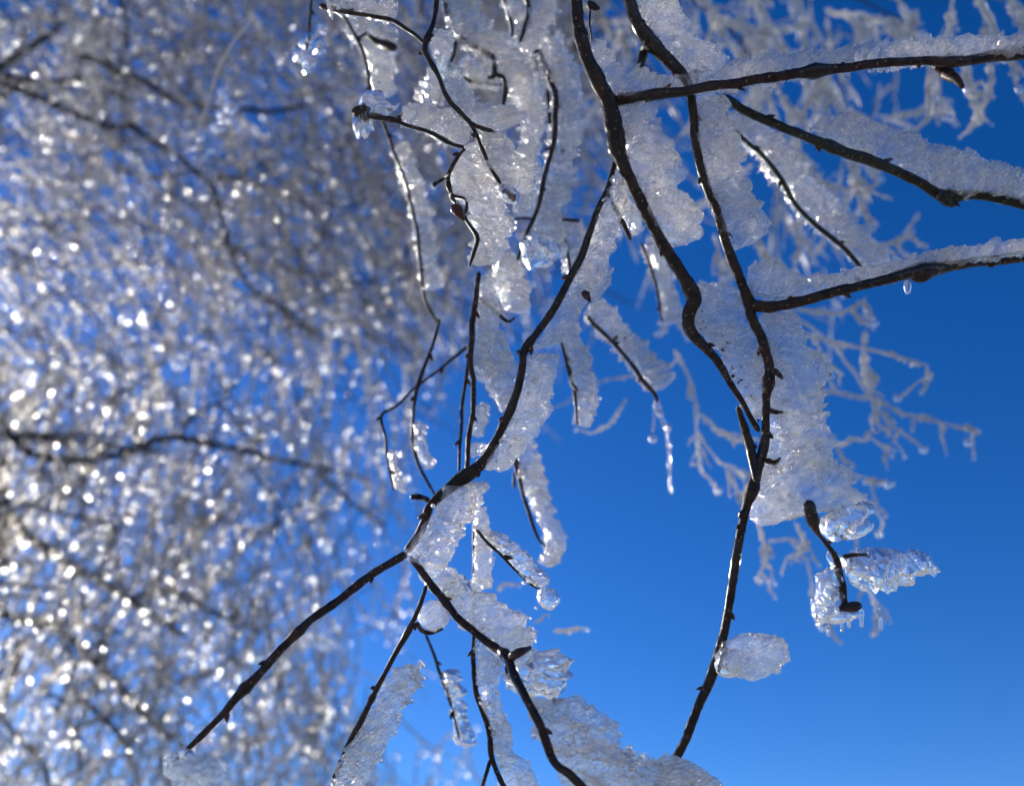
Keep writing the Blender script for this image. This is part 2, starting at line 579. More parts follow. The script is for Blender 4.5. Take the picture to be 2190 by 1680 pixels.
tL3 = twig('side_twig', ov('o', [(914, 1248), (885, 1320), (850, 1390), (810, 1460), (775, 1530), (740, 1600), (700, 1695)]),
           (.292, .297, .30), (9, 14, 13, 14, 13, 12), BARK, A, sides=10, knots=((.2, .3, .03), (.52, .4, .02)))
tS = twig('stub', ov('o', [(1308, 430), (1322, 462), (1352, 512)]), .303, (10, 12, 12), BARK, A)
twig('spur', ov(8, [(880, 790), (920, 760), (965, 745)]), .268, (26, 22, 10), BARK_BROWN, tL2, step=.0006)
twig('spur', ov('o', [(2000, 140), (2020, 152), (2045, 170), (2058, 192)]), .299, (18, 24, 22, 10), BARK_BROWN, tH, step=.0006, knots=((.4, .3, .2),))
twig('spur', ov(5, [(1340, 690), (1310, 690), (1298, 684)]), .294, (20, 16, 12), BARK, tL, step=.0005)
twig('spur', ov(5, [(740, 1590), (690, 1570), (640, 1575)]), .291, (14, 17, 12), BARK, tL, step=.0005)
twig('spur', ov(8, [(470, 640), (490, 670), (530, 680), (580, 662)]), .294, (11, 12, 10, 6), BARK, tL3, step=.0005)
lump('bud', ov('o', [(1742, 156)])[0], .2945, 22, 14, 14, -15, KNOT, tH, .12, 300, ICO3)
lump('bud', ov('o', [(1254, 632)])[0], .294, 15, 10, 9, 60, BARK, tL, .3, 420, ICO4, pointy=.4)
lump('bud', ov('o', [(1268, 14)])[0], .302, 15, 10, 10, 20, BARK, tA, .2, 400, ICO3, pointy=.3)
twig('tendril', ov('o', [(1262, 20), (1259, 50), (1264, 85), (1266, 110)]), .301, (6, 5, 4), BARK, tA)

fin(ov('o', [(1322, 225), (1331, 290), (1347, 345), (1376, 420), (1412, 480), (1446, 528)]),
    ov('o', [(1396, 212), (1402, 270), (1440, 325), (1462, 405), (1498, 470), (1500, 515)]), .301, (.303, .306), .0062, ICE, tA)
fin(ov('o', [(1258, 92), (1272, 140), (1298, 190), (1338, 208), (1400, 200), (1482, 190)]),
    ov('o', [(1288, 82), (1306, 112), (1340, 148), (1372, 150), (1420, 166), (1500, 160)]), .301, .302, .0050, ICE, tA, pitch=.005)
fin(ov(3, [(560, 440), (740, 420), (900, 392), (1060, 356), (1220, 348), (1330, 330), (1500, 316), (1700, 305), (1850, 284), (2000, 270), (2230, 240)]),
    ov(3, [(560, 360), (740, 335), (900, 300), (1060, 282), (1180, 262), (1300, 246), (1450, 226), (1560, 204), (1760, 205), (1900, 198), (2060, 196), (2230, 165)]), .298, .301, .0048, ICE, tH, skew=-.9, teeth=.16, pitch=.008)
fin(ov('o', [(1320, 372), (1294, 450), (1264, 525), (1232, 590), (1197, 655), (1163, 715), (1132, 752)]),
    ov('o', [(1330, 420), (1320, 480), (1308, 540), (1288, 595), (1255, 645), (1224, 695), (1202, 735)]), .299, (.302, .300), .0056, ICE, tL, teeth=.06, skew=-.6)
fin(ov(5, [(1385, 690), (1335, 830), (1296, 950), (1256, 1080), (1186, 1190), (1116, 1300), (1080, 1400)]),
    ov(5, [(1530, 680), (1512, 800), (1494, 930), (1474, 1060), (1400, 1170), (1310, 1300), (1180, 1390)]), .294, .299, .0060, ICE, tL, teeth=.05, skew=-.6)
fin(ov(8, [(610, 30), (560, 130), (510, 220), (450, 300), (425, 345), (480, 400)]),
    ov(8, [(775, 15), (760, 80), (700, 160), (655, 260), (640, 330), (580, 400)]), .293, .296, .0075, ICE, tL, teeth=.08)
fin(ov(5, [(1700, 340), (1730, 300), (1770, 250), (1820, 180)]), ov(5, [(1760, 350), (1810, 320), (1850, 250), (1872, 140)]), .296, .298, .003, ICE, tL, name='ice_spike', teeth=.05)
fin(ov('o', [(1312, 395), (1318, 430), (1332, 460), (1358, 508)]), ov('o', [(1330, 385), (1350, 430), (1365, 470), (1372, 500)]), .304, .306, .004, ICE, tS)
fin(ov(8, [(480, 390), (560, 500), (640, 605), (740, 690), (860, 780)]),
    ov(8, [(600, 420), (720, 490), (860, 555), (950, 640), (975, 730)]), (.301, .281), (.302, .282), .0060, ICE, tL2, teeth=.2, skew=.2)
fin(ov(8, [(870, 800), (895, 880), (935, 960)]), ov(8, [(1080, 735), (1090, 850), (1070, 935)]), .272, .275, .0070, CLEAR, tL2, teeth=.2, rough=2)
fin(ov(8, [(965, 985), (1000, 1060), (1060, 1180), (1150, 1260), (1230, 1330), (1330, 1420)]),
    ov(8, [(1210, 955), (1275, 1040), (1315, 1140), (1390, 1240), (1500, 1315), (1780, 1320)]), .262, (.260, .255), .0075, ICE, tL2, teeth=.07, rough=1.6)
fin(ov(8, [(350, 850), (296, 950), (246, 1060), (195, 1150), (152, 1230), (110, 1380)]),
    ov(8, [(512, 785), (460, 900), (405, 1010), (340, 1130), (292, 1240), (240, 1380)]), .299, .301, .0050, ICE, tL3, teeth=.06)
lump('ice_knob', ov(8, [(545, 605)])[0], .296, 33, 34, 26, 0, ICE, tL3, .14, 200, ICO5)
fin(ov(8, [(560, 480), (620, 470), (690, 440)]), ov(8, [(600, 520), (650, 520), (710, 470)]), .291, .293, .003, CLEAR, tL2, name='ice_spike', rough=1.5)
for (x, y, r) in ((540, 125, 5), (570, 250, 6), (655, 150, 5), (770, 620, 5), (525, 215, 4), (640, 190, 5)):
    lump('ice_drop', ov(8, [(x, y)])[0], .289, r, r, r, 0, CLEAR, tL, 0, 1, ICO2, True)

# ------------------------------------------------------------------ near branch B
B = thing('icy_branch', 'long dark branch running from top centre to lower right, with a forked twig going right', 'branch', start('o', (1340, -20), .30))
tB = twig('stem', ov('o', [(1334, -30), (1360, 40), (1380, 75), (1395, 95), (1420, 120), (1445, 145), (1465, 170), (1475, 200), (1483, 250), (1488, 310), (1505, 380), (1530, 450), (1555, 530), (1580, 590), (1600, 640), (1610, 680), (1630, 730), (1648, 790), (1640, 850), (1637, 920), (1630, 970), (1610, 1040), (1592, 1095), (1580, 1160), (1560, 1280), (1545, 1360), (1525, 1430), (1490, 1520), (1455, 1600), (1420, 1662), (1375, 1720)]),
          (.306, .304, .302, .300, .294, .288), (26, 28, 22, 20, 22, 24, 24, 20, 26, 20, 22, 24, 22, 26), BARK, B, sides=14, knots=((.07, .35, .02), (.4, .25, .015), (.5, .4, .012), (.63, .35, .012)))
tK = twig('side_twig', ov('o', [(1600, 648), (1640, 655), (1690, 648), (1760, 632), (1830, 612), (1900, 595), (1960, 580), (2020, 572), (2090, 560), (2230, 546)]),
          (.301, .300, .304, .31), (30, 26, 25, 24, 25, 26, 26), BARK, B, sides=12, knots=((.58, .45, .05),))
twig('stub', ov('o', [(1388, 82), (1378, 112), (1369, 142)]), .303, (24, 22, 20), BARK, B)
twig('side_twig', ov(6, [(640, 880), (680, 980), (710, 1100), (735, 1230), (745, 1290)]), .300, (12, 18, 24, 22, 14), BARK, B)
lump('knot', ov('o', [(1972, 588)])[0], .3015, 26, 15, 15, -10, BARK_BROWN, tK, .2, 250, ICO3)
lump('bud', ov('o', [(1588, 1100)])[0], .298, 9, 12, 9, 20, BARK, tB, .2, 400, ICO3)
twig('spur', ov(6, [(840, 690), (870, 715), (885, 735)]), .30, (16, 14, 5), BARK, tB, step=.0005)
twig('spur', ov(6, [(800, 900), (850, 915), (895, 912)]), .30, (16, 12, 4), BARK, tB, step=.0005)
twig('spur', ov(6, [(800, 1170), (840, 1180), (875, 1160)]), .30, (16, 12, 4), BARK, tB, step=.0005)
lump('ice_drop', ov('o', [(1941, 612)])[0], .301, 8, 17, 8, 0, CLEAR, tK, 0, 1, ICO3, True)
fin(ov(3, [(290, -30), (368, 150), (448, 260), (540, 365), (580, 410)]), ov(3, [(430, -30), (512, 40), (570, 130), (640, 210), (745, 335)]), .305, .308, .0058, ICE, tB)
fin(ov(3, [(592, 475), (605, 600), (612, 700), (642, 850), (682, 980), (724, 1090), (782, 1225)]),
    ov(3, [(712, 470), (742, 560), (772, 680), (832, 800), (855, 930), (910, 1050), (950, 1150)]), .304, (.306, .309), .0060, ICE, tB)
fin(ov(3, [(845, 1390), (880, 1440), (960, 1462), (1100, 1440), (1230, 1402), (1400, 1362), (1600, 1322), (1750, 1275), (2000, 1240), (2230, 1205)]),
    ov(3, [(850, 1300), (910, 1278), (985, 1265), (1080, 1340), (1230, 1345), (1400, 1310), (1570, 1286), (1750, 1245), (1950, 1218), (2230, 1172)]), .302, .304, .0052, ICE, tK, skew=-.5)
fin(ov(6, [(430, 215), (436, 300), (412, 400), (446, 480), (566, 600), (626, 720), (706, 880), (752, 970)]),
    ov(6, [(580, 220), (655, 290), (702, 390), (732, 470), (776, 600), (796, 700), (786, 800), (768, 930)]), .309, .309, .0046, ICE, tA, teeth=.02, rough=1.5, flecks=.02)
fin(ov(6, [(770, 360), (792, 500), (834, 640), (852, 720), (834, 830), (824, 950), (812, 1080), (792, 1190), (752, 1280), (712, 1400), (740, 1500), (850, 1510), (1000, 1450)]),
    ov(6, [(960, 385), (990, 470), (1068, 590), (1118, 700), (1118, 820), (1090, 900), (1136, 1010), (1140, 1100), (1205, 1200), (1250, 1290), (1300, 1350), (1340, 1400), (1350, 1440)]), .308, (.310, .311), .0066, ICE, tB, pitch=.0085, teeth=.05)
lump('ice_knob', (1612, 1402), .290, 76, 47, 36, -6, ICE, tB, .17, 340, ICO5)
lump('ice_knob', (1556, 1418), .289, 26, 34, 26, 20, CLEAR, tB, .2, 230, ICO4)
fin(ov('o', [(1420, 1668), (1440, 1690), (1470, 1710)]), ov('o', [(1475, 1645), (1520, 1665), (1570, 1700)]), .284, .282, .006, ICE, tB, name='ice_knob')

# ------------------------------------------------------------------ near branch C: mossy twig at the right
C_ = thing('icy_branch', 'mossy dark twig slanting down to the right edge under a thick ice ridge', 'branch', start('o', (1545, 210), .31))
tC = twig('stem', ov('o', [(1540, 206), (1600, 240), (1680, 275), (1760, 305), (1850, 340), (1930, 375), (1990, 405), (2030, 420), (2100, 418), (2230, 448)]),
          (.312, .306, .302, .302), (18, 22, 21, 23, 24, 26, 22, 24), MOSSY, C_, sides=12, knots=((.35, .3, .03), (.72, .5, .03)))
twig('stub', ov('o', [(2005, 412), (2030, 432), (2046, 440)]), .302, (26, 26, 18), MOSSY, C_)
fin(ov(3, [(1150, 625), (1300, 695), (1450, 765), (1600, 825), (1700, 865), (1800, 925), (1880, 955), (2010, 935), (2230, 990)]),
    ov(3, [(1210, 585), (1310, 565), (1480, 620), (1650, 690), (1760, 738), (1890, 738), (2000, 790), (2110, 828), (2230, 845)]), .304, .306, .0060, ICE, tC, skew=-.7, pitch=.009)

# ------------------------------------------------------------------ centre twigs
D = thing('icy_twig', 'thin black twig ending in a reddish brown bud, ice on both sides, upper centre', 'twig', start('o', (935, -10), .31))
tD = twig('stem', ov(2, [(800, -30), (790, 60), (770, 150), (740, 220), (720, 290), (740, 350), (800, 480), (850, 600), (940, 710), (1000, 780), (1060, 890), (1110, 1000), (1160, 1090), (1200, 1140)]), (.31, .304, .300), (13, 12, 11, 14, 11, 13, 12, 10, 10, 9), BARK, D, knots=((.25, .5, .03), (.4, .3, .02)))
twig('side_twig', ov(2, [(985, 760), (1060, 790), (1140, 815), (1160, 835)]), .301, (12, 11, 12, 5), BARK, D)
twig('spur', ov(2, [(730, 290), (700, 320), (675, 335)]), .304, (13, 12, 10), BARK, tD, step=.0006)
lump('bud', ov(2, [(1238, 1200)])[0], .299, 24, 14, 13, 40, BUD, tD, .1, 420, ICO3, pointy=.35)
tD2 = twig('side_twig', ov(2, [(60, 30), (230, 75), (400, 100), (520, 125), (600, 180), (680, 240), (730, 270)]), (.325, .312, .304), (14, 12, 10, 11, 10, 11), BARK, D)
fin(ov(2, [(740, 200), (762, 300), (806, 390)]), ov(2, [(905, 180), (895, 300), (850, 410)]), .309, .311, .004, ICE, tD)
fin(ov(2, [(790, 400), (836, 500), (874, 585), (944, 705), (1005, 770), (1145, 815)]), ov(2, [(900, 425), (950, 480), (990, 570), (1060, 655), (1200, 690), (1350, 735)]), .307, .309, .0050, ICE, tD, rough=1.3)
fin(ov(2, [(1005, 795), (1065, 900), (1135, 1050), (1215, 1190)]), ov(2, [(1190, 820), (1290, 960), (1390, 1050), (1390, 1200)]), .307, .309, .0050, ICE, tD, rough=1.4, teeth=.12)
fin(ov(2, [(1185, 1150), (1190, 1220), (1270, 1270)]), ov(2, [(1260, 1130), (1310, 1200), (1300, 1260)]), .298, .298, .003, CLEAR, tD, name='ice_cap')
fin(ov(2, [(100, 40), (230, 72), (400, 98), (520, 120)]), ov(2, [(120, -20), (260, -10), (420, 10), (580, 40)]), .318, .32, .004, ICE_SOFT, tD2)

E_ = thing('icy_twig', 'crooked twig with small stubs and a dark tip bud, hanging left of centre', 'twig', start(2, (290, 690), .303))
tE = twig('stem', ov(2, [(330, 710), (450, 735), (540, 745), (600, 770), (750, 820), (880, 890), (960, 915), (930, 960), (880, 1050), (865, 1110), (880, 1180), (900, 1210), (970, 1230), (985, 1280), (970, 1330)]), (.303, .306, .304), (12, 16, 9, 9, 11, 9, 9, 11, 9, 7, 9), BARK, E_, knots=((.16, .4, .03), (.46, .35, .02), (.78, .5, .02)))
twig('stub', ov(2, [(870, 1080), (820, 1120), (765, 1150)]), .304, (7, 9, 11), BARK, E_)
twig('stub', ov(2, [(890, 1200), (890, 1240), (905, 1262)]), .304, (10, 12, 8), BARK, E_)
twig('side_twig', ov(2, [(540, 745), (560, 725), (585, 695)]), .304, (12, 9, 4), BARK, E_)
twig('side_twig', ov(2, [(960, 1330), (1010, 1410), (1045, 1480), (1020, 1570), (990, 1660)]), .305, (9, 9, 13, 10, 5), BARK, E_)
lump('bud', ov(2, [(330, 700)])[0], .302, 22, 18, 16, 10, BARK, tE, .3, 320, ICO3)
lump('bud', ov(2, [(935, 1320)])[0], .302, 21, 13, 12, 60, BUD, tE, .3, 420, ICO4, pointy=.5)
fin(ov(2, [(290, 740), (330, 680), (420, 720), (460, 740)]), ov(2, [(320, 640), (380, 600), (470, 610), (550, 650)]), .302, .303, .0035, CLEAR, tE, name='ice_cap', rough=2.2, pitch=.004, teeth=.2)
fin(ov(2, [(280, 850), (330, 820), (390, 770)]), ov(2, [(270, 760), (300, 740), (370, 720)]), .302, .303, .0035, CLEAR, tE, name='ice_cap', rough=2.2)
fin(ov(2, [(560, 755), (680, 795), (790, 840), (890, 895), (970, 910)]), ov(2, [(590, 655), (710, 660), (830, 680), (930, 735), (1010, 830)]), .310, .311, .0050, ICE, tE, rough=1.4)
fin(ov(2, [(945, 920), (888, 1050), (872, 1130), (900, 1210), (980, 1240), (1000, 1330)]), ov(2, [(1030, 850), (1090, 980), (1150, 1120), (1195, 1200), (1210, 1270), (1210, 1340)]), .311, .312, .0045, ICE, tE, rough=1.3)
fin(ov(2, [(975, 1340), (1030, 1420), (1045, 1490), (995, 1640)]), ov(2, [(1240, 1340), (1250, 1400), (1230, 1510), (1140, 1640)]), .312, .313, .0050, ICE, tE, rough=1.4)

# ------------------------------------------------------------------ softer twigs a little farther off
F_ = thing('icy_twig', 'curved dark twig at top centre wrapped in broad grey ice', 'twig', start(2, (850, -20), .42))
tF = twig('stem', ov(2, [(840, -40), (860, 60), (900, 190), (960, 250), (1060, 310), (1140, 375), (1160, 460), (1215, 490), (1220, 580), (1200, 680)]), (.42, .41, .41), (14, 14, 12, 12, 14, 13, 13, 8), BARK, F_)
twig('stub', ov(2, [(1165, 465), (1130, 485), (1110, 482)]), .41, (12, 10, 6), BARK, F_)
twig('stub', ov(2, [(1140, 375), (1145, 345), (1150, 330)]), .41, (10, 8, 5), BARK, F_)
tF0 = twig('side_twig', ov(2, [(910, 220), (900, 330), (860, 430), (830, 560), (790, 680)]), .42, (8, 7, 6, 6), BARK, F_)
tF1 = twig('side_twig', ov(2, [(900, 390), (960, 480), (1060, 520), (1200, 530)]), .425, (7, 8, 8, 8), BARK, F_)
fin(ov(2, [(850, -30), (880, 110), (930, 220), (1060, 300), (1150, 380), (1225, 480), (1220, 660)]), ov(2, [(1010, -30), (1080, 130), (1180, 220), (1300, 270), (1360, 360), (1420, 480), (1380, 660)]), .412, .42, .008, ICE_SOFT, tF, step=.0014)
fin(ov(2, [(905, 400), (965, 480), (1065, 515), (1200, 525)]), ov(2, [(960, 340), (1020, 410), (1110, 440), (1200, 450)]), .425, .43, .006, ICE_SOFT, tF1, step=.0014)
fin(ov(2, [(850, 460), (826, 560), (795, 650)]), ov(2, [(740, 400), (680, 530), (640, 640)]), .422, .43, .006, ICE_SOFT, tF0, step=.0014)

F2 = thing('icy_twig', 'pair of dark twigs meeting in a V at the top edge, grey ice between', 'twig', start(2, (1210, -20), .43))
t1 = twig('stem', ov(2, [(1340, -40), (1370, 60), (1345, 150), (1310, 250), (1290, 310)]), .43, (13, 13, 11, 9, 6), BARK, F2)
t2 = twig('side_twig', ov(2, [(1195, -40), (1230, 70), (1260, 170), (1250, 260)]), .44, (10, 10, 8, 6), BARK, F2)
fin(ov(2, [(1360, -30), (1375, 90), (1330, 240), (1300, 310)]), ov(2, [(1545, -30), (1510, 110), (1420, 250), (1340, 330)]), .432, .44, .008, ICE_SOFT, t1, step=.0014)
fin(ov(2, [(1200, -30), (1240, 90), (1262, 180), (1252, 270)]), ov(2, [(1330, -30), (1330, 90), (1310, 180), (1290, 290)]), .442, .445, .006, ICE_SOFT, t2, step=.0014)

G = thing('icy_twig', 'bowed dark twig with wide ice left of the thick branch', 'twig', start(2, (1400, 320), .41))
tG = twig('stem', ov(2, [(1385, 330), (1425, 315), (1460, 390), (1500, 480), (1535, 590), (1530, 720), (1525, 850), (1470, 1070), (1430, 1240), (1390, 1370), (1350, 1450), (1290, 1620)]), (.41, .40, .40), (8, 14, 15, 13, 11, 11, 10, 9), BARK, G)
tG2 = twig('side_twig', ov(2, [(1480, 560), (1490, 700), (1490, 840), (1460, 1000)]), .42, (8, 9, 8, 6), BARK, G)
tG3 = twig('side_twig', ov(2, [(1270, 1360), (1390, 1360), (1540, 1365), (1680, 1370)]), .43, (6, 7, 8, 10), BARK, G)
tG4 = twig('side_twig', ov(2, [(1545, 1380), (1580, 1480), (1610, 1620), (1640, 1760)]), .43, (9, 9, 8, 6), BARK, G)
fin(ov(2, [(1420, 300), (1480, 400), (1540, 560), (1540, 700), (1520, 880), (1460, 1120), (1420, 1300), (1400, 1600)]), ov(2, [(1560, 180), (1590, 350), (1690, 550), (1690, 750), (1650, 950), (1610, 1150), (1570, 1350), (1550, 1640)]), .405, .412, .009, ICE_SOFT, tG, step=.0014)
fin(ov(2, [(1230, 500), (1290, 620), (1340, 750), (1310, 950), (1270, 1120)]), ov(2, [(1450, 440), (1480, 600), (1480, 760), (1440, 950), (1390, 1130)]), .425, .43, .008, ICE_SOFT, tG2, step=.0014)
fin(ov(2, [(1260, 1120), (1280, 1250), (1270, 1340)]), ov(2, [(1420, 1130), (1420, 1250), (1380, 1350)]), .43, .435, .007, ICE_SOFT, tG3, step=.0014)
fin(ov(2, [(1550, 1380), (1590, 1480), (1620, 1620), (1650, 1760)]), ov(2, [(1700, 1370), (1740, 1480), (1710, 1600), (1720, 1740)]), .435, .44, .007, ICE_SOFT, tG4, step=.0014)
fin(ov(2, [(1330, 1560), (1390, 1470), (1460, 1460)]), ov(2, [(1340, 1640), (1460, 1620), (1560, 1500)]), .39, .395, .006, CLEAR, tG, name='ice_knob', step=.0012, rough=2)

J = thing('icy_twig', 'long soft twig arching down the left of centre with a pale ice ridge', 'twig', start(2, (220, 80), .47))
tJ = twig('stem', ov(2, [(210, 60), (240, 140), (300, 250), (340, 340), (365, 460), (390, 580), (460, 760), (520, 920), (580, 1080), (640, 1280), (675, 1450), (690, 1640), (720, 1850), (810, 2000)]), .47, (9, 10, 9, 9, 8, 8, 8), BARK, J)
twig('side_twig', ov(2, [(290, 250), (340, 215), (370, 200)]), .47, (9, 7, 6), BARK, J)
fin(ov(2, [(240, 110), (310, 240), (350, 340), (372, 460), (400, 600)]), ov(2, [(330, 110), (400, 210), (560, 320), (560, 460), (540, 620)]), .475, .48, .009, ICE_SOFT, tJ, step=.0016)
fin(ov(2, [(520, 900), (586, 1080), (646, 1280), (682, 1450), (700, 1640), (725, 1800)]), ov(2, [(600, 900), (690, 1070), (740, 1270), (770, 1450), (800, 1640), (820, 1800)]), .475, .48, .008, ICE_SOFT, tJ, step=.0016)
J2 = thing('icy_twig', 'short thick black stub capped by a bright ice pad, upper left of centre', 'twig', start(2, (370, 220), .45))
t1 = twig('stem', ov(2, [(360, 215), (430, 260), (500, 285), (545, 300)]), .45, (10, 20, 24, 14), BARK, J2)
fin(ov(2, [(370, 215), (440, 250), (510, 275), (555, 280)]), ov(2, [(390, 150), (460, 140), (530, 150), (570, 210)]), .455, .46, .006, ICE_SOFT, t1, step=.0014)

V_ = thing('icy_twig', 'straight dark twig hanging vertically down the middle, split at the bottom', 'twig', start('o', (1025, 585), .36))
tV = twig('stem', ov('o', [(1026, 580), (1015, 650), (1010, 720), (1005, 780), (1014, 820), (1009, 890), (1000, 950), (1000, 1010), (1010, 1060), (1014, 1120), (1016, 1200), (1014, 1300), (1012, 1400), (1020, 1480), (1044, 1560), (1050, 1620), (1068, 1660), (1092, 1700)]), (.37, .36, .34, .33), (12, 16, 14, 13, 13, 11, 10, 9, 10, 12, 14, 14, 12), BARK, V_)
twig('side_twig', ov('o', [(1050, 1618), (1040, 1650), (1026, 1700)]), .33, (11, 10, 9), BARK, V_)
tV2 = twig('side_twig', ov('o', [(1006, 745), (990, 850), (984, 940), (980, 1010)]), .37, (10, 9, 8, 7), BARK, V_)
tV5 = twig('side_twig', ov(5, [(1050, 345), (1110, 385), (1160, 430), (1230, 490), (1280, 460)]), .375, (9, 9, 9, 8, 5), BARK, V_)
tW = twig('side_twig', ov(8, [(718, 225), (770, 280), (830, 335), (900, 410), (960, 465), (1010, 492)]), .335, (8, 8, 7, 7, 6), BARK, V_)
fin(ov(8, [(728, 700), (742, 850), (756, 980), (796, 1100), (816, 1200), (860, 1330), (900, 1400)]), ov(8, [(800, 700), (824, 850), (844, 980), (874, 1100), (890, 1200), (960, 1240), (1010, 1380)]), .337, .339, .0055, ICE, tV)
fin(ov(8, [(722, 120), (722, 250), (724, 400), (722, 490)]), ov(8, [(752, 130), (800, 250), (790, 380), (800, 490)]), .335, .337, .004, ICE, tV)
fin(ov(5, [(1056, 200), (1046, 350), (1044, 500), (1030, 700), (1050, 860)]), ov(5, [(1140, 220), (1190, 350), (1180, 500), (1130, 700), (1120, 880)]), .372, .378, .006, ICE_SOFT, tV)
fin(ov(5, [(1060, 540), (1090, 700), (1110, 880), (1160, 960), (1220, 1060)]), ov(5, [(1200, 540), (1280, 640), (1310, 760), (1300, 900), (1262, 1000)]), .39, .395, .007, ICE_SOFT, tV5, step=.0013)
fin(ov(5, [(1180, 60), (1160, 200), (1200, 330), (1260, 440)]), ov(5, [(1340, 80), (1380, 220), (1380, 340), (1370, 440)]), .40, .405, .007, ICE_SOFT, tV5, step=.0013)
fin(ov(5, [(1040, 1010), (1020, 1120), (1010, 1200)]), ov(5, [(1110, 980), (1100, 1100), (1080, 1210)]), .37, .374, .004, ICE, tV)
fin(ov(5, [(970, 1300), (1000, 1320), (1040, 1330)]), ov(5, [(985, 1280), (1040, 1250), (1090, 1240)]), .365, .367, .003, ICE, tV, name='ice_spike')
fin(ov(8, [(745, 245), (835, 330), (900, 400), (960, 455), (1010, 485)]), ov(8, [(800, 240), (900, 300), (960, 345), (1030, 415), (1060, 460)]), .336, .338, .004, CLEAR, tW, rough=1.3)
lump('ice_knob', ov(8, [(1045, 530)])[0], .335, 26, 22, 20, 40, CLEAR, tW, .22, 300, ICO4)
for (x, y, r) in ((938, 462, 5), (990, 570, 4)):
    lump('ice_drop', ov(8, [(x, y)])[0], .333, r, r, r, 0, CLEAR, tW, 0, 1, ICO2, True)

V3 = thing('bare_twig', 'thin zigzag twig bending left around bright blurred sparkle, middle of the picture', 'twig', start('o', (1000, 745), .42))
tV4 = twig('stem', ov('o', [(1000, 742), (940, 790), (885, 832), (850, 868), (815, 890), (824, 940), (830, 1000), (842, 1052)]), .42, (8, 7, 6, 7, 8, 7, 7, 6), BARK, V3)
V3b = thing('bare_twig', 'slender wavy twig left of the vertical one, ending at the left fork', 'twig', start('o', (943, 680), .41))
tV3 = twig('stem', ov('o', [(943, 680), (925, 740), (902, 798), (888, 845), (884, 900), (883, 940), (892, 985), (915, 1030), (932, 1062)]), .41, (6, 8, 9, 11, 8, 8, 9, 9, 6), BARK, V3b)
fin(ov('o', [(888, 900), (890, 960), (915, 1010)]), ov('o', [(905, 900), (915, 950), (940, 990)]), .41, .412, .004, ICE_SOFT, tV3, step=.0014)
fin(ov('o', [(828, 960), (838, 1010), (850, 1050)]), ov('o', [(842, 960), (858, 1010), (880, 1060)]), .42, .422, .004, ICE_SOFT, tV4, step=.0014)

X_ = thing('icy_twig', 'short hanging twig with a scalloped ice plate, against blue sky right of centre', 'twig', start(5, (1570, 600), .40))
tX = twig('stem', ov(5, [(1555, 580), (1590, 700), (1625, 830), (1640, 900), (1655, 1000), (1665, 1130)]), .40, (6, 8, 11, 8, 8, 7), BARK, X_)
twig('stub', ov(5, [(1635, 880), (1655, 910), (1665, 930)]), .398, (8, 7, 5), BARK, X_)
fin(ov(5, [(1540, 500), (1590, 650), (1630, 800), (1650, 900), (1660, 1000), (1665, 1140)]), ov(5, [(1690, 470), (1720, 620), (1765, 760), (1800, 880), (1800, 1000), (1750, 1150)]), .402, .405, .006, ICE_SOFT, tX, step=.0011)
Y_ = thing('icy_twig', 'slanting twig with a long grey ice bar and two beads hanging from its tip', 'twig', start(5, (1740, 480), .42))
tY = twig('stem', ov(5, [(1720, 450), (1770, 510), (1880, 610), (2000, 750), (2080, 860), (2140, 930), (2160, 990)]), .42, (8, 10, 9, 10, 10, 12, 8), BARK, Y_)
twig('stub', ov(5, [(1880, 608), (1900, 590), (1912, 580)]), .418, (10, 9, 7), BARK, Y_)
fin(ov(5, [(1700, 430), (1790, 510), (1890, 605), (2000, 735), (2090, 860), (2160, 930)]), ov(5, [(1790, 310), (1900, 390), (1990, 520), (2080, 640), (2190, 720), (2280, 850)]), .424, .43, .008, ICE_SOFT, tY, step=.0012, teeth=.06)
twig('icicle', ov('o', [(1404, 850), (1412, 890), (1424, 920), (1430, 960), (1431, 1000), (1433, 1060)]), .5, (7, 13, 8, 14, 6, 10, 6, 11, 5, 8, 5), CLEAR, Y_, bump=.4)
twig('icicle', ov('o', [(1404, 850), (1398, 890), (1396, 925)]), .5, (8, 10, 5, 9, 5), CLEAR, Y_, bump=.4)
for (x, y, r) in ((1396, 938, 10), (1428, 915, 9), (1412, 885, 8)):
    lump('ice_drop', (x, y), .5, r, r, r, 0, CLEAR, Y_, .05, 200, ICO2, True)
Z_ = thing('icy_twig', 'drooping chain of blurred ice lumps below the middle, against blue sky', 'twig', start(5, (1280, 1220), .43))
tZ = twig('stem', ov(5, [(1270, 1180), (1275, 1330), (1300, 1450), (1330, 1560), (1370, 1700), (1420, 1830), (1470, 1880)]), .43, (6, 9, 12, 9, 11, 9, 5), BARK, Z_)
twig('stub', ov(5, [(1275, 1420), (1270, 1480), (1275, 1520)]), .43, (6, 8, 6), BARK, Z_)
fin(ov(5, [(1285, 1190), (1300, 1400), (1330, 1560)]), ov(5, [(1390, 1200), (1480, 1420), (1540, 1550)]), .434, .438, .007, ICE_SOFT, tZ, step=.0012)
fin(ov(8, [(920, 60), (960, 90), (1010, 190), (1040, 290), (1010, 390)]), ov(8, [(1080, 50), (1080, 130), (1090, 200), (1135, 260), (1060, 390)]), .434, .438, .006, ICE_SOFT, tZ, step=.0012, teeth=.15)
T_ = thing('icy_twig', 'small thin twig with a dangling ice drop near the bottom centre', 'twig', start(8, (510, 690), .40))
tT = twig('stem', ov(8, [(505, 680), (540, 770), (570, 850), (605, 960), (635, 1060), (655, 1140)]), .40, (7, 8, 8, 7, 6, 5), BARK_BROWN, T_)
fin(ov(8, [(580, 840), (615, 970), (640, 1080), (640, 1180)]), ov(8, [(640, 830), (670, 960), (690, 1060), (745, 1160)]), .402, .405, .005, CLEAR, tT, step=.001, rough=1.4)

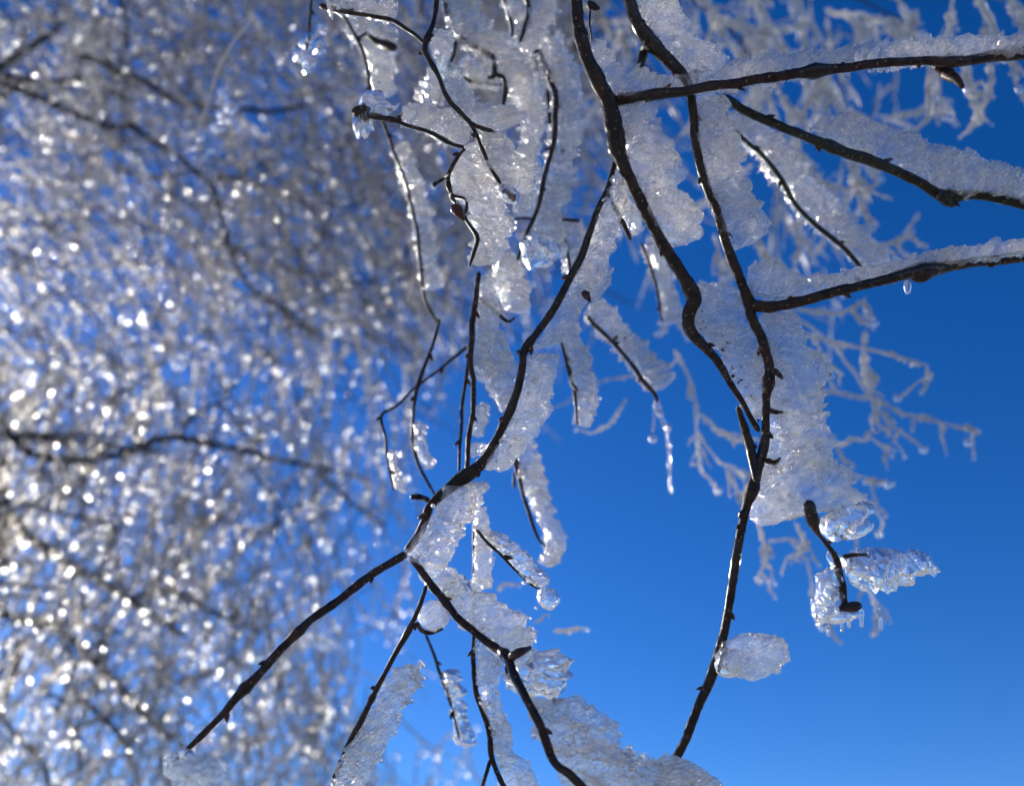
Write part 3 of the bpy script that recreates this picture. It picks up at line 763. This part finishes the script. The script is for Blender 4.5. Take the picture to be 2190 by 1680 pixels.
# ------------------------------------------------------------------ hanging bud with clear ice leaf, lower right
P_ = thing('icy_twig', 'brown budded twig tip carrying a clear pointed ice leaf, lower right', 'twig', start('o', (1730, 1080), .300))
tP = twig('stem', ov('o', [(1726, 1068), (1735, 1100), (1745, 1130), (1768, 1165), (1790, 1200), (1800, 1245), (1806, 1300)]), (.296, .298, .300), (24, 24, 10, 13, 18, 18, 16), BARK_BROWN, P_, knots=((.15, .3, .1),))
lump('bud', (1735, 1092), .296, 22, 14, 13, 70, BUD, tP, .2, 350, ICO3, pointy=.3)
twig('side_twig', ov('o', [(1800, 1190), (1835, 1186), (1862, 1188)]), .301, (12, 9, 6), BARK, P_)
lump('bud', (1822, 1298), .300, 26, 12, 12, -5, BARK, tP, .25, 300, ICO3)
fin(ov('o', [(1806, 1192), (1850, 1180), (1920, 1178), (1985, 1185)]), ov('o', [(1812, 1250), (1870, 1255), (1940, 1245), (2008, 1215)]), .304, .304, .0045, CLEAR, P_, name='ice_leaf', teeth=.04)
fin(ov('o', [(1795, 1200), (1800, 1250), (1800, 1310)]), ov('o', [(1745, 1220), (1738, 1280), (1752, 1335)]), .304, .305, .0045, CLEAR, P_, name='ice_leaf', teeth=.04)
fin(ov('o', [(1750, 1120), (1800, 1085), (1860, 1070)]), ov('o', [(1770, 1160), (1820, 1140), (1866, 1085)]), .302, .303, .004, CLEAR, P_, name='ice_leaf', teeth=.04)

# ------------------------------------------------------------------ frosted sprays behind, right (thin rods of ice)
def merge(parts):
    Vs, Fs, o = [], [], 0
    for V, F in parts:
        Vs.append(V)
        Fs.append(F + o)
        o += len(V)
    return np.vstack(Vs), np.vstack(Fs)


def frost_rod(xy, d, wd, parent, name='frosted_twig'):
    """one ice-coated twig: knobbly tube with beads at its joints"""
    xy = np.asarray(xy, float)
    P = at(xy, d + .02 * np.sin(np.linspace(0, 4, len(xy)) + xy[0, 0]))
    n = max(8, int(length(P) / .004))
    ss = np.r_[0, np.cumsum(np.linalg.norm(np.diff(P, axis=0), axis=1))]
    C = np.stack([np.interp(np.linspace(0, ss[-1], n), ss, P[:, j]) for j in range(3)], 1)
    C = C + .0016 * np.stack([vnoise(np.c_[np.arange(n) * .35 + xy[0, 1] + q * 17, np.zeros(n), np.zeros(n)]) for q in range(3)], 1)
    r = px(wd, d) / 2 * (1 + .35 * vnoise(np.c_[np.arange(n) * .6 + xy[0, 0], np.zeros(n), np.zeros(n)]))
    r = r * np.linspace(.68, .45, n)
    V, F = tube_data(C, r, 7, .5, 350)
    parts = [(V, np.vstack((F[:, [0, 1, 2]], F[:, [0, 2, 3]])))]
    for i in range(n):
        if rng.random() < .35:
            b = r[i] * rng.uniform(.7, 1.5)
            parts.append((ICO1[0] * b + C[i] + rng.normal(0, .6, 3) * r[i], ICO1[1]))
    k = sum(len(q[1]) for q in parts)
    for i in list(rng.integers(0, n, 2)) + [n - 1]:
        b = r[i] * rng.uniform(1.1, 1.7)
        parts.append((ICO2[0] * b + C[i] + np.array((0, 0, -b * .7)), ICO2[1]))
    V, F = merge(parts)
    o = build(name, V, F, FROST, parent, True, BEAD, k)
    o.data.polygons.foreach_set('use_smooth', np.full(len(F), True))
    cv, cf = tube_data(C, r * .28, 5)
    build('twig_core', cv, cf, BARK_FAR, o)
    return o


def side_rods(xy, d, wd, parent, count, ln, down=.6):
    """short drooping side rods along a picked line"""
    C = resample(np.asarray(xy, float), 40)
    for q in range(count):
        i = int(rng.uniform(8, 39))
        T = C[min(i + 1, 39)] - C[i - 1]
        T = T / (np.linalg.norm(T) + 1e-6)
        sgn = 1 if rng.random() < .5 else -1
        v = T * .7 + sgn * .7 * np.array((-T[1], T[0])) + np.array((.15, down))
        v /= np.linalg.norm(v)
        L = rng.uniform(.4, 1.0) * ln
        p = [C[i], C[i] + v * L * .5 + rng.normal(0, 4, 2), C[i] + v * L + np.array((0, L * .15)) + rng.normal(0, 5, 2)]
        frost_rod(p, d + rng.uniform(-.03, .03), wd * rng.uniform(.6, .95), parent)


sprays = [
    ('spreading frosted spray right of the long branch, drooping into blue sky', .62, 15,
     [[(1640, 640), (1720, 690), (1800, 760), (1850, 830), (1900, 900), (1975, 960)],
      [(1660, 680), (1740, 720), (1830, 745), (1900, 760), (1985, 780), (1980, 810), (1920, 850)],
      [(1700, 660), (1790, 670), (1850, 650), (1870, 690)], [(1700, 850), (1780, 840), (1870, 850), (1930, 880), (2010, 905), (2085, 920), (2070, 945)],
      [(1720, 930), (1800, 950), (1860, 930), (1905, 975)], [(1850, 700), (1850, 790), (1870, 880), (1900, 930)], [(1700, 740), (1760, 770), (1800, 800)]], 7),
    ('frosted spray hanging below the broad ice plate, lower right', .60, 13,
     [[(1720, 980), (1800, 1010), (1900, 1035)], [(1740, 1030), (1830, 1060), (1890, 1110), (1880, 1140)], [(1620, 1120), (1640, 1180), (1625, 1240)],
      [(1640, 1160), (1690, 1150), (1730, 1200), (1740, 1300), (1760, 1340)], [(1700, 1120), (1720, 1160), (1700, 1190)], [(1830, 1150), (1850, 1250), (1870, 1290), (1885, 1340)], [(1760, 1340), (1800, 1330), (1840, 1310)]], 6),
    ('thin frosted spray between the two dark branches, hanging toward mid sky', .66, 12,
     [[(1445, 740), (1470, 800), (1490, 870), (1495, 960), (1500, 1010), (1535, 1050)], [(1490, 880), (1530, 920), (1600, 940)],
      [(1500, 930), (1540, 990), (1590, 1010)], [(1560, 1010), (1580, 1050), (1610, 1070)], [(1455, 760), (1400, 800), (1300, 810), (1180, 870)],
      [(1340, 850), (1310, 900), (1270, 925), (1230, 915)]], 4),
    ('dense frosted spray at the top right, behind the level icy twig', .75, 20,
     [[(1480, -20), (1540, 40), (1620, 70), (1700, 60)], [(1610, -20), (1640, 60), (1630, 140), (1690, 240), (1700, 330)], [(1700, -30), (1720, 60), (1730, 150), (1790, 230), (1860, 260)],
      [(1760, 20), (1850, 40), (1920, 50), (1970, 70)], [(1870, 60), (1800, 120), (1740, 200), (1700, 260)], [(1540, 60), (1600, 150), (1620, 220), (1580, 300)],
      [(1420, 40), (1470, 90), (1540, 100)], [(1960, 20), (1940, 70)], [(1390, 20), (1340, 60), (1320, 100)]], 22),
    ('frosted spray at the upper right corner, hanging past the level twig', .60, 20,
     [[(2040, -30), (2030, 60), (2010, 130), (2000, 200), (2030, 250)], [(2090, -20), (2120, 60), (2160, 130), (2180, 190)], [(2150, -20), (2190, 40), (2230, 60)],
      [(2120, 130), (2120, 200), (2090, 240), (2070, 190)], [(2060, 120), (2080, 200), (2100, 250)], [(1990, 140), (1990, 230), (1960, 290), (1890, 270)]], 5),
    ('tangled frosted spray behind the mossy twig, right of the dark branches', .72, 18,
     [[(1560, 240), (1640, 300), (1720, 350), (1780, 420), (1830, 500)], [(1620, 220), (1660, 330), (1700, 420), (1710, 520), (1690, 620)], [(1690, 380), (1790, 400), (1850, 420), (1880, 380)],
      [(1780, 300), (1830, 360), (1840, 450)], [(1690, 480), (1780, 470), (1850, 530), (1910, 520), (1950, 490)], [(1600, 500), (1660, 560), (1720, 600), (1800, 600)], [(1390, 500), (1420, 600), (1440, 680), (1410, 710)],
      [(1530, 500), (1550, 600)], [(1900, 250), (1970, 240), (2010, 220)]], 16),
    ('small frosted spray around the tip of the hanging chain, below centre', .55, 11,
     [[(1060, 1255), (1090, 1250), (1110, 1250)], [(1180, 1350), (1250, 1340)], [(1140, 1330), (1170, 1310)]], 0),
]
for lab, d0, wd, lines, nside in sprays:
    o = thing('frosted_spray', lab, 'twig spray', tuple(at(np.array([lines[0][0]], float), d0)[0]), 'frosted twig sprays behind the branches')
    for k, ln in enumerate(lines):
        frost_rod(ln, d0 + rng.uniform(-.04, .06), wd * rng.uniform(.8, 1.1), o)
    for q in range(nside):
        side_rods(lines[q % len(lines)], d0 + rng.uniform(-.03, .08), wd, o, 5, 58)
    for q in range(min(4, nside)):
        ln = lines[q % len(lines)]
        lump('ice_drop', ln[-1], d0, 9, 10, 9, 0, CLEAR, o, .05, 150, ICO2, True)

Q1 = thing('icy_twig', 'clear crystal cluster dangling at the upper left on a thin vertical twig', 'twig', start('o', (668, -20), .42))
t1 = twig('stem', ov('o', [(668, -30), (664, 30), (660, 70), (655, 110)]), .42, (5, 6, 8, 5), BARK, Q1)
for (x, y, r) in ((655, 92, 16), (670, 78, 13), (640, 118, 15), (662, 128, 15), (682, 100, 15), (658, 148, 10), (690, 62, 12)):
    lump('ice_crystal', (x, y), .42 + rng.uniform(-.008, .008), r, r * 1.2, r, rng.uniform(0, 90), CLEAR, t1, .35, 260, ICO3)
Q2 = thing('icy_twig', 'pale glassy twig crossing the blurred limbs at the upper left', 'twig', start('o', (545, 40), .7))
t1 = twig('stem', ov('o', [(545, 35), (500, 90), (465, 150), (445, 220), (415, 290), (385, 330)]), .7, (4, 5, 6, 6, 5, 3), SHEATH, Q2, bump=.5)
for (x, y, r) in ((478, 195, 12), (492, 225, 15), (480, 245, 14), (468, 270, 12), (430, 290, 10), (495, 255, 10)):
    lump('ice_crystal', (x, y), .7, r, r * 1.3, r, rng.uniform(0, 90), CLEAR, t1, .3, 160, ICO3)
lump('ice_knob', (428, 1672), .225, 66, 50, 40, 30, ICE, tL1, .2, 180, ICO4)
lump('ice_knob', (378, 1636), .272, 34, 24, 20, 35, ICE, tL1, .2, 250, ICO5)
lump('ice_knob', (398, 1612), .270, 16, 12, 12, 30, CLEAR, tL1, .2, 250, ICO3)

# wider rod with an ice bar, soft, behind the mossy twig
C2 = thing('icy_twig', 'soft grey ice bar on a thin dark twig sloping behind the mossy twig', 'twig', start(3, (780, 640), .40))
t1 = twig('stem', ov(3, [(770, 630), (850, 700), (920, 760), (1000, 860), (1100, 1020), (1250, 1150), (1340, 1230), (1430, 1340)]), .40, (9, 11, 13, 12, 11, 12, 10), MOSSY, C2)
fin(ov(3, [(740, 600), (920, 740), (1005, 860), (1105, 1010), (1255, 1140), (1440, 1330)]), ov(3, [(760, 540), (960, 650), (1110, 810), (1240, 950), (1400, 1090), (1580, 1300)]), .404, .41, .008, ICE_SOFT, t1, step=.0013, teeth=.05)
C3 = thing('icy_twig', 'soft hanging ice bar on a pale twig between the two dark branches', 'twig', start('o', (1370, 520), .5))
t1 = twig('stem', ov('o', [(1370, 520), (1395, 580), (1410, 640), (1415, 690)]), .5, (7, 9, 8, 5), BARK, C3)
fin(ov('o', [(1375, 520), (1400, 580), (1414, 640), (1420, 700)]), ov('o', [(1405, 510), (1430, 570), (1455, 640), (1450, 690)]), .505, .51, .007, ICE_SOFT, t1, step=.0016)

# ------------------------------------------------------------------ the ice-laden birch crown at the left, out of focus
CRN = thing('birch_tree', 'birch crown at the left, dark limbs under masses of glittering iced twigs', 'tree', (-3.3, 2.4, 0))
trunk_c = np.array([(-3.3, 2.4, -.1), (-3.28, 2.4, .9), (-3.2, 2.4, 1.9), (-3.2, 2.35, 2.9), (-3.1, 2.3, 4.2)])
limbs = [
    (1, [(-300, 380), (-100, 440), (150, 500), (330, 515), (500, 490)], 1.7, (22, 15)),
    (1, [(480, 340), (640, 380), (760, 460), (900, 500), (1000, 580), (1100, 630), (1280, 660), (1500, 680), (1700, 690), (1900, 650)], 1.6, (13, 15, 13, 11)),
    (1, [(-250, 420), (0, 520), (200, 590), (350, 660), (520, 730), (700, 790), (820, 780), (880, 830), (1000, 910), (1100, 960), (1200, 1060), (1300, 1140), (1360, 1280), (1400, 1450), (1460, 1640), (1570, 1800), (1700, 1880), (1850, 1990), (1950, 2100)], 1.6, (20, 17, 16, 15, 12, 8)),
    (1, [(1290, 1120), (1450, 1100), (1600, 1150), (1750, 1220), (1900, 1240)], 1.6, (13, 12, 8)),
    (1, [(730, -60), (770, 80), (790, 180), (770, 300), (740, 400)], 1.5, (9, 11, 7)),
    (4, [(-200, 700), (0, 950), (60, 1050), (200, 1170), (400, 1210), (600, 1200), (800, 1160), (950, 1090), (1100, 1070), (1300, 1110), (1500, 1150), (1700, 1200), (1900, 1240), (2100, 1280), (2300, 1340)], 1.8, (24, 22, 18, 18, 16, 12, 8)),
    (4, [(1100, 1070), (1200, 950), (1330, 860), (1440, 940), (1530, 1060)], 1.8, (8, 9, 6)),
    (7, [(-100, -150), (70, 50), (150, 150), (300, 250), (430, 340), (600, 440), (750, 530), (850, 590), (950, 660), (1100, 760)], 1.9, (28, 24, 24, 20, 12)),
    (7, [(780, 530), (870, 500), (950, 490), (1080, 510), (1200, 590), (1400, 670), (1550, 740)], 1.9, (12, 14, 12, 8)),
    (7, [(-150, 560), (0, 620), (180, 680), (350, 720), (450, 800), (560, 910), (680, 1020), (800, 1160), (900, 1270), (1040, 1370)], 2.0, (20, 18, 20, 18, 14)),
    (7, [(240, 800), (320, 920), (390, 1030), (500, 1140), (620, 1250), (730, 1380), (800, 1580), (830, 1750)], 2.1, (14, 16, 14, 11)),
    (7, [(20, -300), (15, -50), (25, 150), (10, 400)], 2.2, (34, 30, 22)),
    (7, [(130, 780), (100, 880), (60, 1020), (0, 1200), (-60, 1400)], 2.2, (26, 24, 18)),
    (7, [(390, 330), (375, 450), (360, 680)], 1.9, (8, 8, 6)),
    (7, [(220, 1060), (330, 1120), (480, 1160)], 2.0, (10, 11, 9)),
    (4, [(1500, 1220), (1590, 1310), (1700, 1450), (1800, 1600)], 2.0, (8, 9, 6)),
    (7, [(1250, 820), (1350, 880), (1450, 930), (1500, 980)], 2.1, (8, 10, 7)),
    (4, [(1950, 1280), (2060, 1360), (2190, 1480), (2400, 1620)], 1.8, (8, 9, 8, 6)),
    (4, [(400, 750), (480, 640), (700, 620), (860, 680)], 2.4, (6, 7, 6)),
    (7, [(1000, 200), (1100, 330), (1250, 420), (1450, 480)], 2.3, (6, 8, 6)),
    (1, [(1900, 900), (2000, 1080), (2150, 1160), (2400, 1200)], 2.2, (8, 9, 6)),
    (7, [(300, 1150), (420, 1300), (470, 1500), (440, 1750)], 2.3, (10, 12, 10)),
    (7, [(-60, 1150), (100, 1350), (250, 1500), (300, 1750)], 2.2, (16, 14, 12)),
]
for c, pts, d, wd in limbs:
    d = d * 1.72
    twig('limb', ov(c, pts), (d, d + .12, d - .05), wd, BARK_FAR, CRN, step=.012, sides=7, bump=.15, wob=.03, bs=60.)
    P = at(ov(c, pts), d)
    if P[0][0] < -.95 * 1.1:
        q = trunk_c[2] + (trunk_c[4] - trunk_c[2]) * min(1, max(0, (P[0][2] - 2.2) / 2.2))
        bc = resample(np.array((q, (q + P[0]) / 2 + (0, .1, .12), P[0], P[1])), 24)[:20]
        V, F = tube_data(bc, np.linspace(.02, .009, 20), 7, .1, 20)
        build('bough', V, F, BARK_FAR, CRN)
V, F = tube_data(resample(trunk_c, 60), np.linspace(.13, .07, 60), 14, .12, 12)
build('trunk', V, F, BARK_FAR, CRN)


def far_field(x, y):
    """how full the crown is at a spot of the picture, and which way its twigs run there"""
    right = 800 + 120 * math.sin(y / 260.) + (200 if y < 650 else 0) + (40 if y > 1000 else 0)
    if y < 250:
        right = 1250
    f = 1 / (1 + math.exp((x - right) / 55.))
    f *= 1 - .75 * math.exp(-((x - 530) / 130.) ** 2 - ((y - 800) / 90.) ** 2)
    f *= 1 - .55 * math.exp(-((x - 130) / 150.) ** 2 - ((y - 600) / 120.) ** 2)
    f *= 1 - .35 * math.exp(-((x - 420) / 160.) ** 2 - ((y - 1010) / 90.) ** 2)
    f *= 1 - .6 * math.exp(-((x - 110) / 50.) ** 2 - ((y - 1520) / 90.) ** 2)
    if y < 750:
        ang = 38 + 22 * (x / 900.) - 10 * (y / 750.)
    else:
        ang = 104 + 22 * (1 - x / 900.)
    fb = 1 - .6 * math.exp(-((x - 720) / 220.) ** 2 - ((y - 400) / 260.) ** 2) - .45 * math.exp(-((x - 250) / 400.) ** 2 - ((y - 1650) / 160.) ** 2)
    fb += .45 * math.exp(-((x - 220) / 260.) ** 2 - ((y - 130) / 170.) ** 2)
    return f, ang, fb


def far_twig(x, y, d, ang, L):
    """twig curve as (points) in world space; L in metres"""
    k = px(1, d)
    n = 11
    a = R(ang)
    p = np.zeros((n, 3))
    p[0] = at(np.array([(x, y)], float), d)[0]
    v = math.cos(a) * RIGHT - math.sin(a) * UP + rng.normal(0, .5) * FWD
    v /= np.linalg.norm(v)
    for q in range(1, n):
        v = v + rng.normal(0, .13, 3) + np.array((0, 0, -.015))
        v /= np.linalg.norm(v)
        p[q] = p[q - 1] + v * L / (n - 1)
    return p


def iced_twig(x, y, d, ang, L, fb, rb, ri0):
    """one drooping twig with side shoots: lists of tube and bead shapes (wood, ice, beads)"""
    P = far_twig(x - 60 * math.cos(R(ang)), y - 60 * math.sin(R(ang)), d, ang + rng.normal(0, 28), L)
    k = d / 2
    tw, ic, dr = [], [], []
    lines = [(P, rb)]
    for q in range(rng.integers(1, 4)):
        i = rng.integers(2, 9)
        v = (P[i] - P[i - 1])
        v = v / np.linalg.norm(v) + rng.normal(0, .6, 3)
        v /= np.linalg.norm(v)
        ll = rng.uniform(.04, .14) * k
        lines.append((P[i] + v * np.linspace(0, ll, 5)[:, None] + np.array((0, 0, -.2)) * (np.linspace(0, 1, 5) ** 2)[:, None] * ll, rb * .6))
    for Q, r in lines:
        C = resample(Q, max(5, int(length(Q) / .03 / k)))
        tw.append(tube_data(C, np.linspace(r, r * .5, len(C)), 3))
        n = max(5, int(length(Q) / .02 / k))
        C = resample(Q, n)
        off = np.array((.0022, 0, -.0010)) * k
        ri = np.maximum(ri0 * (1 + .55 * rng.normal(0, 1, n).clip(-1, 1.6)), .0006)
        ic.append(tube_data(C + off, ri, 4))
        for q in range(rng.poisson(length(Q) / .025 / k * fb)):
            i = rng.integers(0, n)
            s = .0030 * k * rng.lognormal(0, .3)
            V = OCT[0] * s * np.array((1, 1, rng.uniform(.9, 1.4))) + C[i] + off + np.array((0, 0, -s * .6))
            dr.append((V, OCT[1]))
    return d, tw, ic, dr


def add_iced_twig(e, parent, glaze):
    d, tw, ic, dr = e
    V, F = merge(tw)
    o = build('twig', V, F, BARK_FAR, parent)
    V, F = merge(ic)
    build('ice_sheath', V, F, glaze, o)
    if dr:
        V, F = merge(dr)
        build('ice_beads', V, F, BEAD, o)['kind'] = 'stuff'


singles = []
made = 0
while made < 1300:
    x, y = rng.uniform(-70, 1350), rng.uniform(-220, 1780)
    f, ang, fb = far_field(x, y)
    if x < -60:
        f *= .55
    if rng.random() > f:
        continue
    made += 1
    d = 2.75 + .65 * max(0, min(1, (x + 95) / 1400.)) + abs(rng.normal(0, .38))
    singles.append(iced_twig(x, y, d, ang, rng.uniform(.12, .42) * d / 2, fb, rng.uniform(.0010, .0022) * d / 2, rng.uniform(.0008, .0018) * d / 2))
# a web of finer bare twigs behind
bare, pale = [], []
while len(bare) < 1000 or len(pale) < 1000:
    x, y = rng.uniform(-70, 1300), rng.uniform(-200, 1760)
    f, ang, fb = far_field(x, y)
    if rng.random() > f * (1.35 - .6 * min(1, fb)):
        continue
    d = rng.uniform(3.5, 4.8) if rng.random() < .5 else rng.uniform(2.1, 2.7)
    P = far_twig(x, y, d, ang + rng.normal(0, 40), rng.uniform(.25, .8) * d / 3.8)
    if len(bare) < 1000 and rng.random() < .5:
        bare.append(tube_data(P, d / 3.8 * np.linspace(.0042, .0016, len(P)), 3))
    elif len(pale) < 1000:
        pale.append(tube_data(P, d / 3.8 * rng.uniform(.003, .0055) * np.linspace(1.2, .6, len(P)), 3, .3, 25))
singles.sort(key=lambda e: e[0])
for e in singles[:290]:
    add_iced_twig(e, CRN, SHEATH)
rest = singles[290:]
for nm, idx, mm in (('twig_mass', 1, BARK_FAR), ('ice_mass', 2, SHEATH), ('bead_mass', 3, BEAD)):
    V, F = merge([pt for e in rest for pt in e[idx]] + (bare if idx == 1 else pale if idx == 2 else []))
    o = build(nm, V, F, mm, CRN)
    o['kind'] = 'stuff'

CR2 = thing('birch_tree', 'sparser iced birch crown behind the top centre and upper right branches', 'tree', tuple(at(np.array([(1300., -400.)]), 1.5)[0]))
for pts, d, wd in (([(1290, -300), (1240, -40), (1230, 120), (1180, 300), (1160, 420)], 1.2, (14, 10, 5)), ([(1290, -300), (1420, -60), (1560, 60), (1640, 200), (1660, 340)], 1.2, (14, 9, 4)),
                   ([(1290, -300), (1600, -120), (1800, -20), (1960, 60)], 1.3, (14, 9, 4)), ([(1290, -300), (1050, -80), (980, 100), (950, 300)], 1.3, (14, 9, 4))):
    twig('limb', np.array(pts, float), d, wd, BARK_FAR, CR2, step=.01, sides=7, wob=.03, bs=60.)
made = 0
while made < 130:
    x, y = rng.uniform(850, 2150), rng.uniform(-120, 760)
    f = .9 * math.exp(-((x - 1120) / 230.) ** 2 - ((y - 180) / 330.) ** 2) + .85 * math.exp(-((x - 1650) / 260.) ** 2 - ((y - 60) / 190.) ** 2) + .35 * math.exp(-((x - 1680) / 140.) ** 2 - ((y - 430) / 200.) ** 2)
    if rng.random() > f:
        continue
    made += 1
    d = rng.uniform(1.0, 1.7)
    add_iced_twig(iced_twig(x, y, d, 80 + rng.normal(0, 30), rng.uniform(.07, .22), .5, rng.uniform(.0008, .0016), rng.uniform(.0014, .0028)), CR2, SHEATH if x < 1320 else FROST)

for k, (x, y, ln) in enumerate(((1745, 1325, 16), (1768, 1335, 24), (1800, 1320, 30), (1842, 1315, 26), (1880, 1318, 30), (1815, 1325, 16))):
    twig('ice_drip', np.array([(x, y - 14), (x + 2, y), (x + 1, y + ln)], float), .304, (12, 9, 10), CLEAR, P_, step=.0008, bump=.2)
for (x, y, rx, ry, an) in ((1790, 1200, 26, 16, 40), (1770, 1270, 26, 34, 0), (1830, 1215, 30, 20, 10), (1790, 1315, 40, 16, 0), (1840, 1130, 34, 18, -30), (1780, 1115, 30, 20, -30)):
    lump('ice_knob', (x, y), .305, rx, ry, 14, an, CLEAR, P_, .22, 200, ICO4)
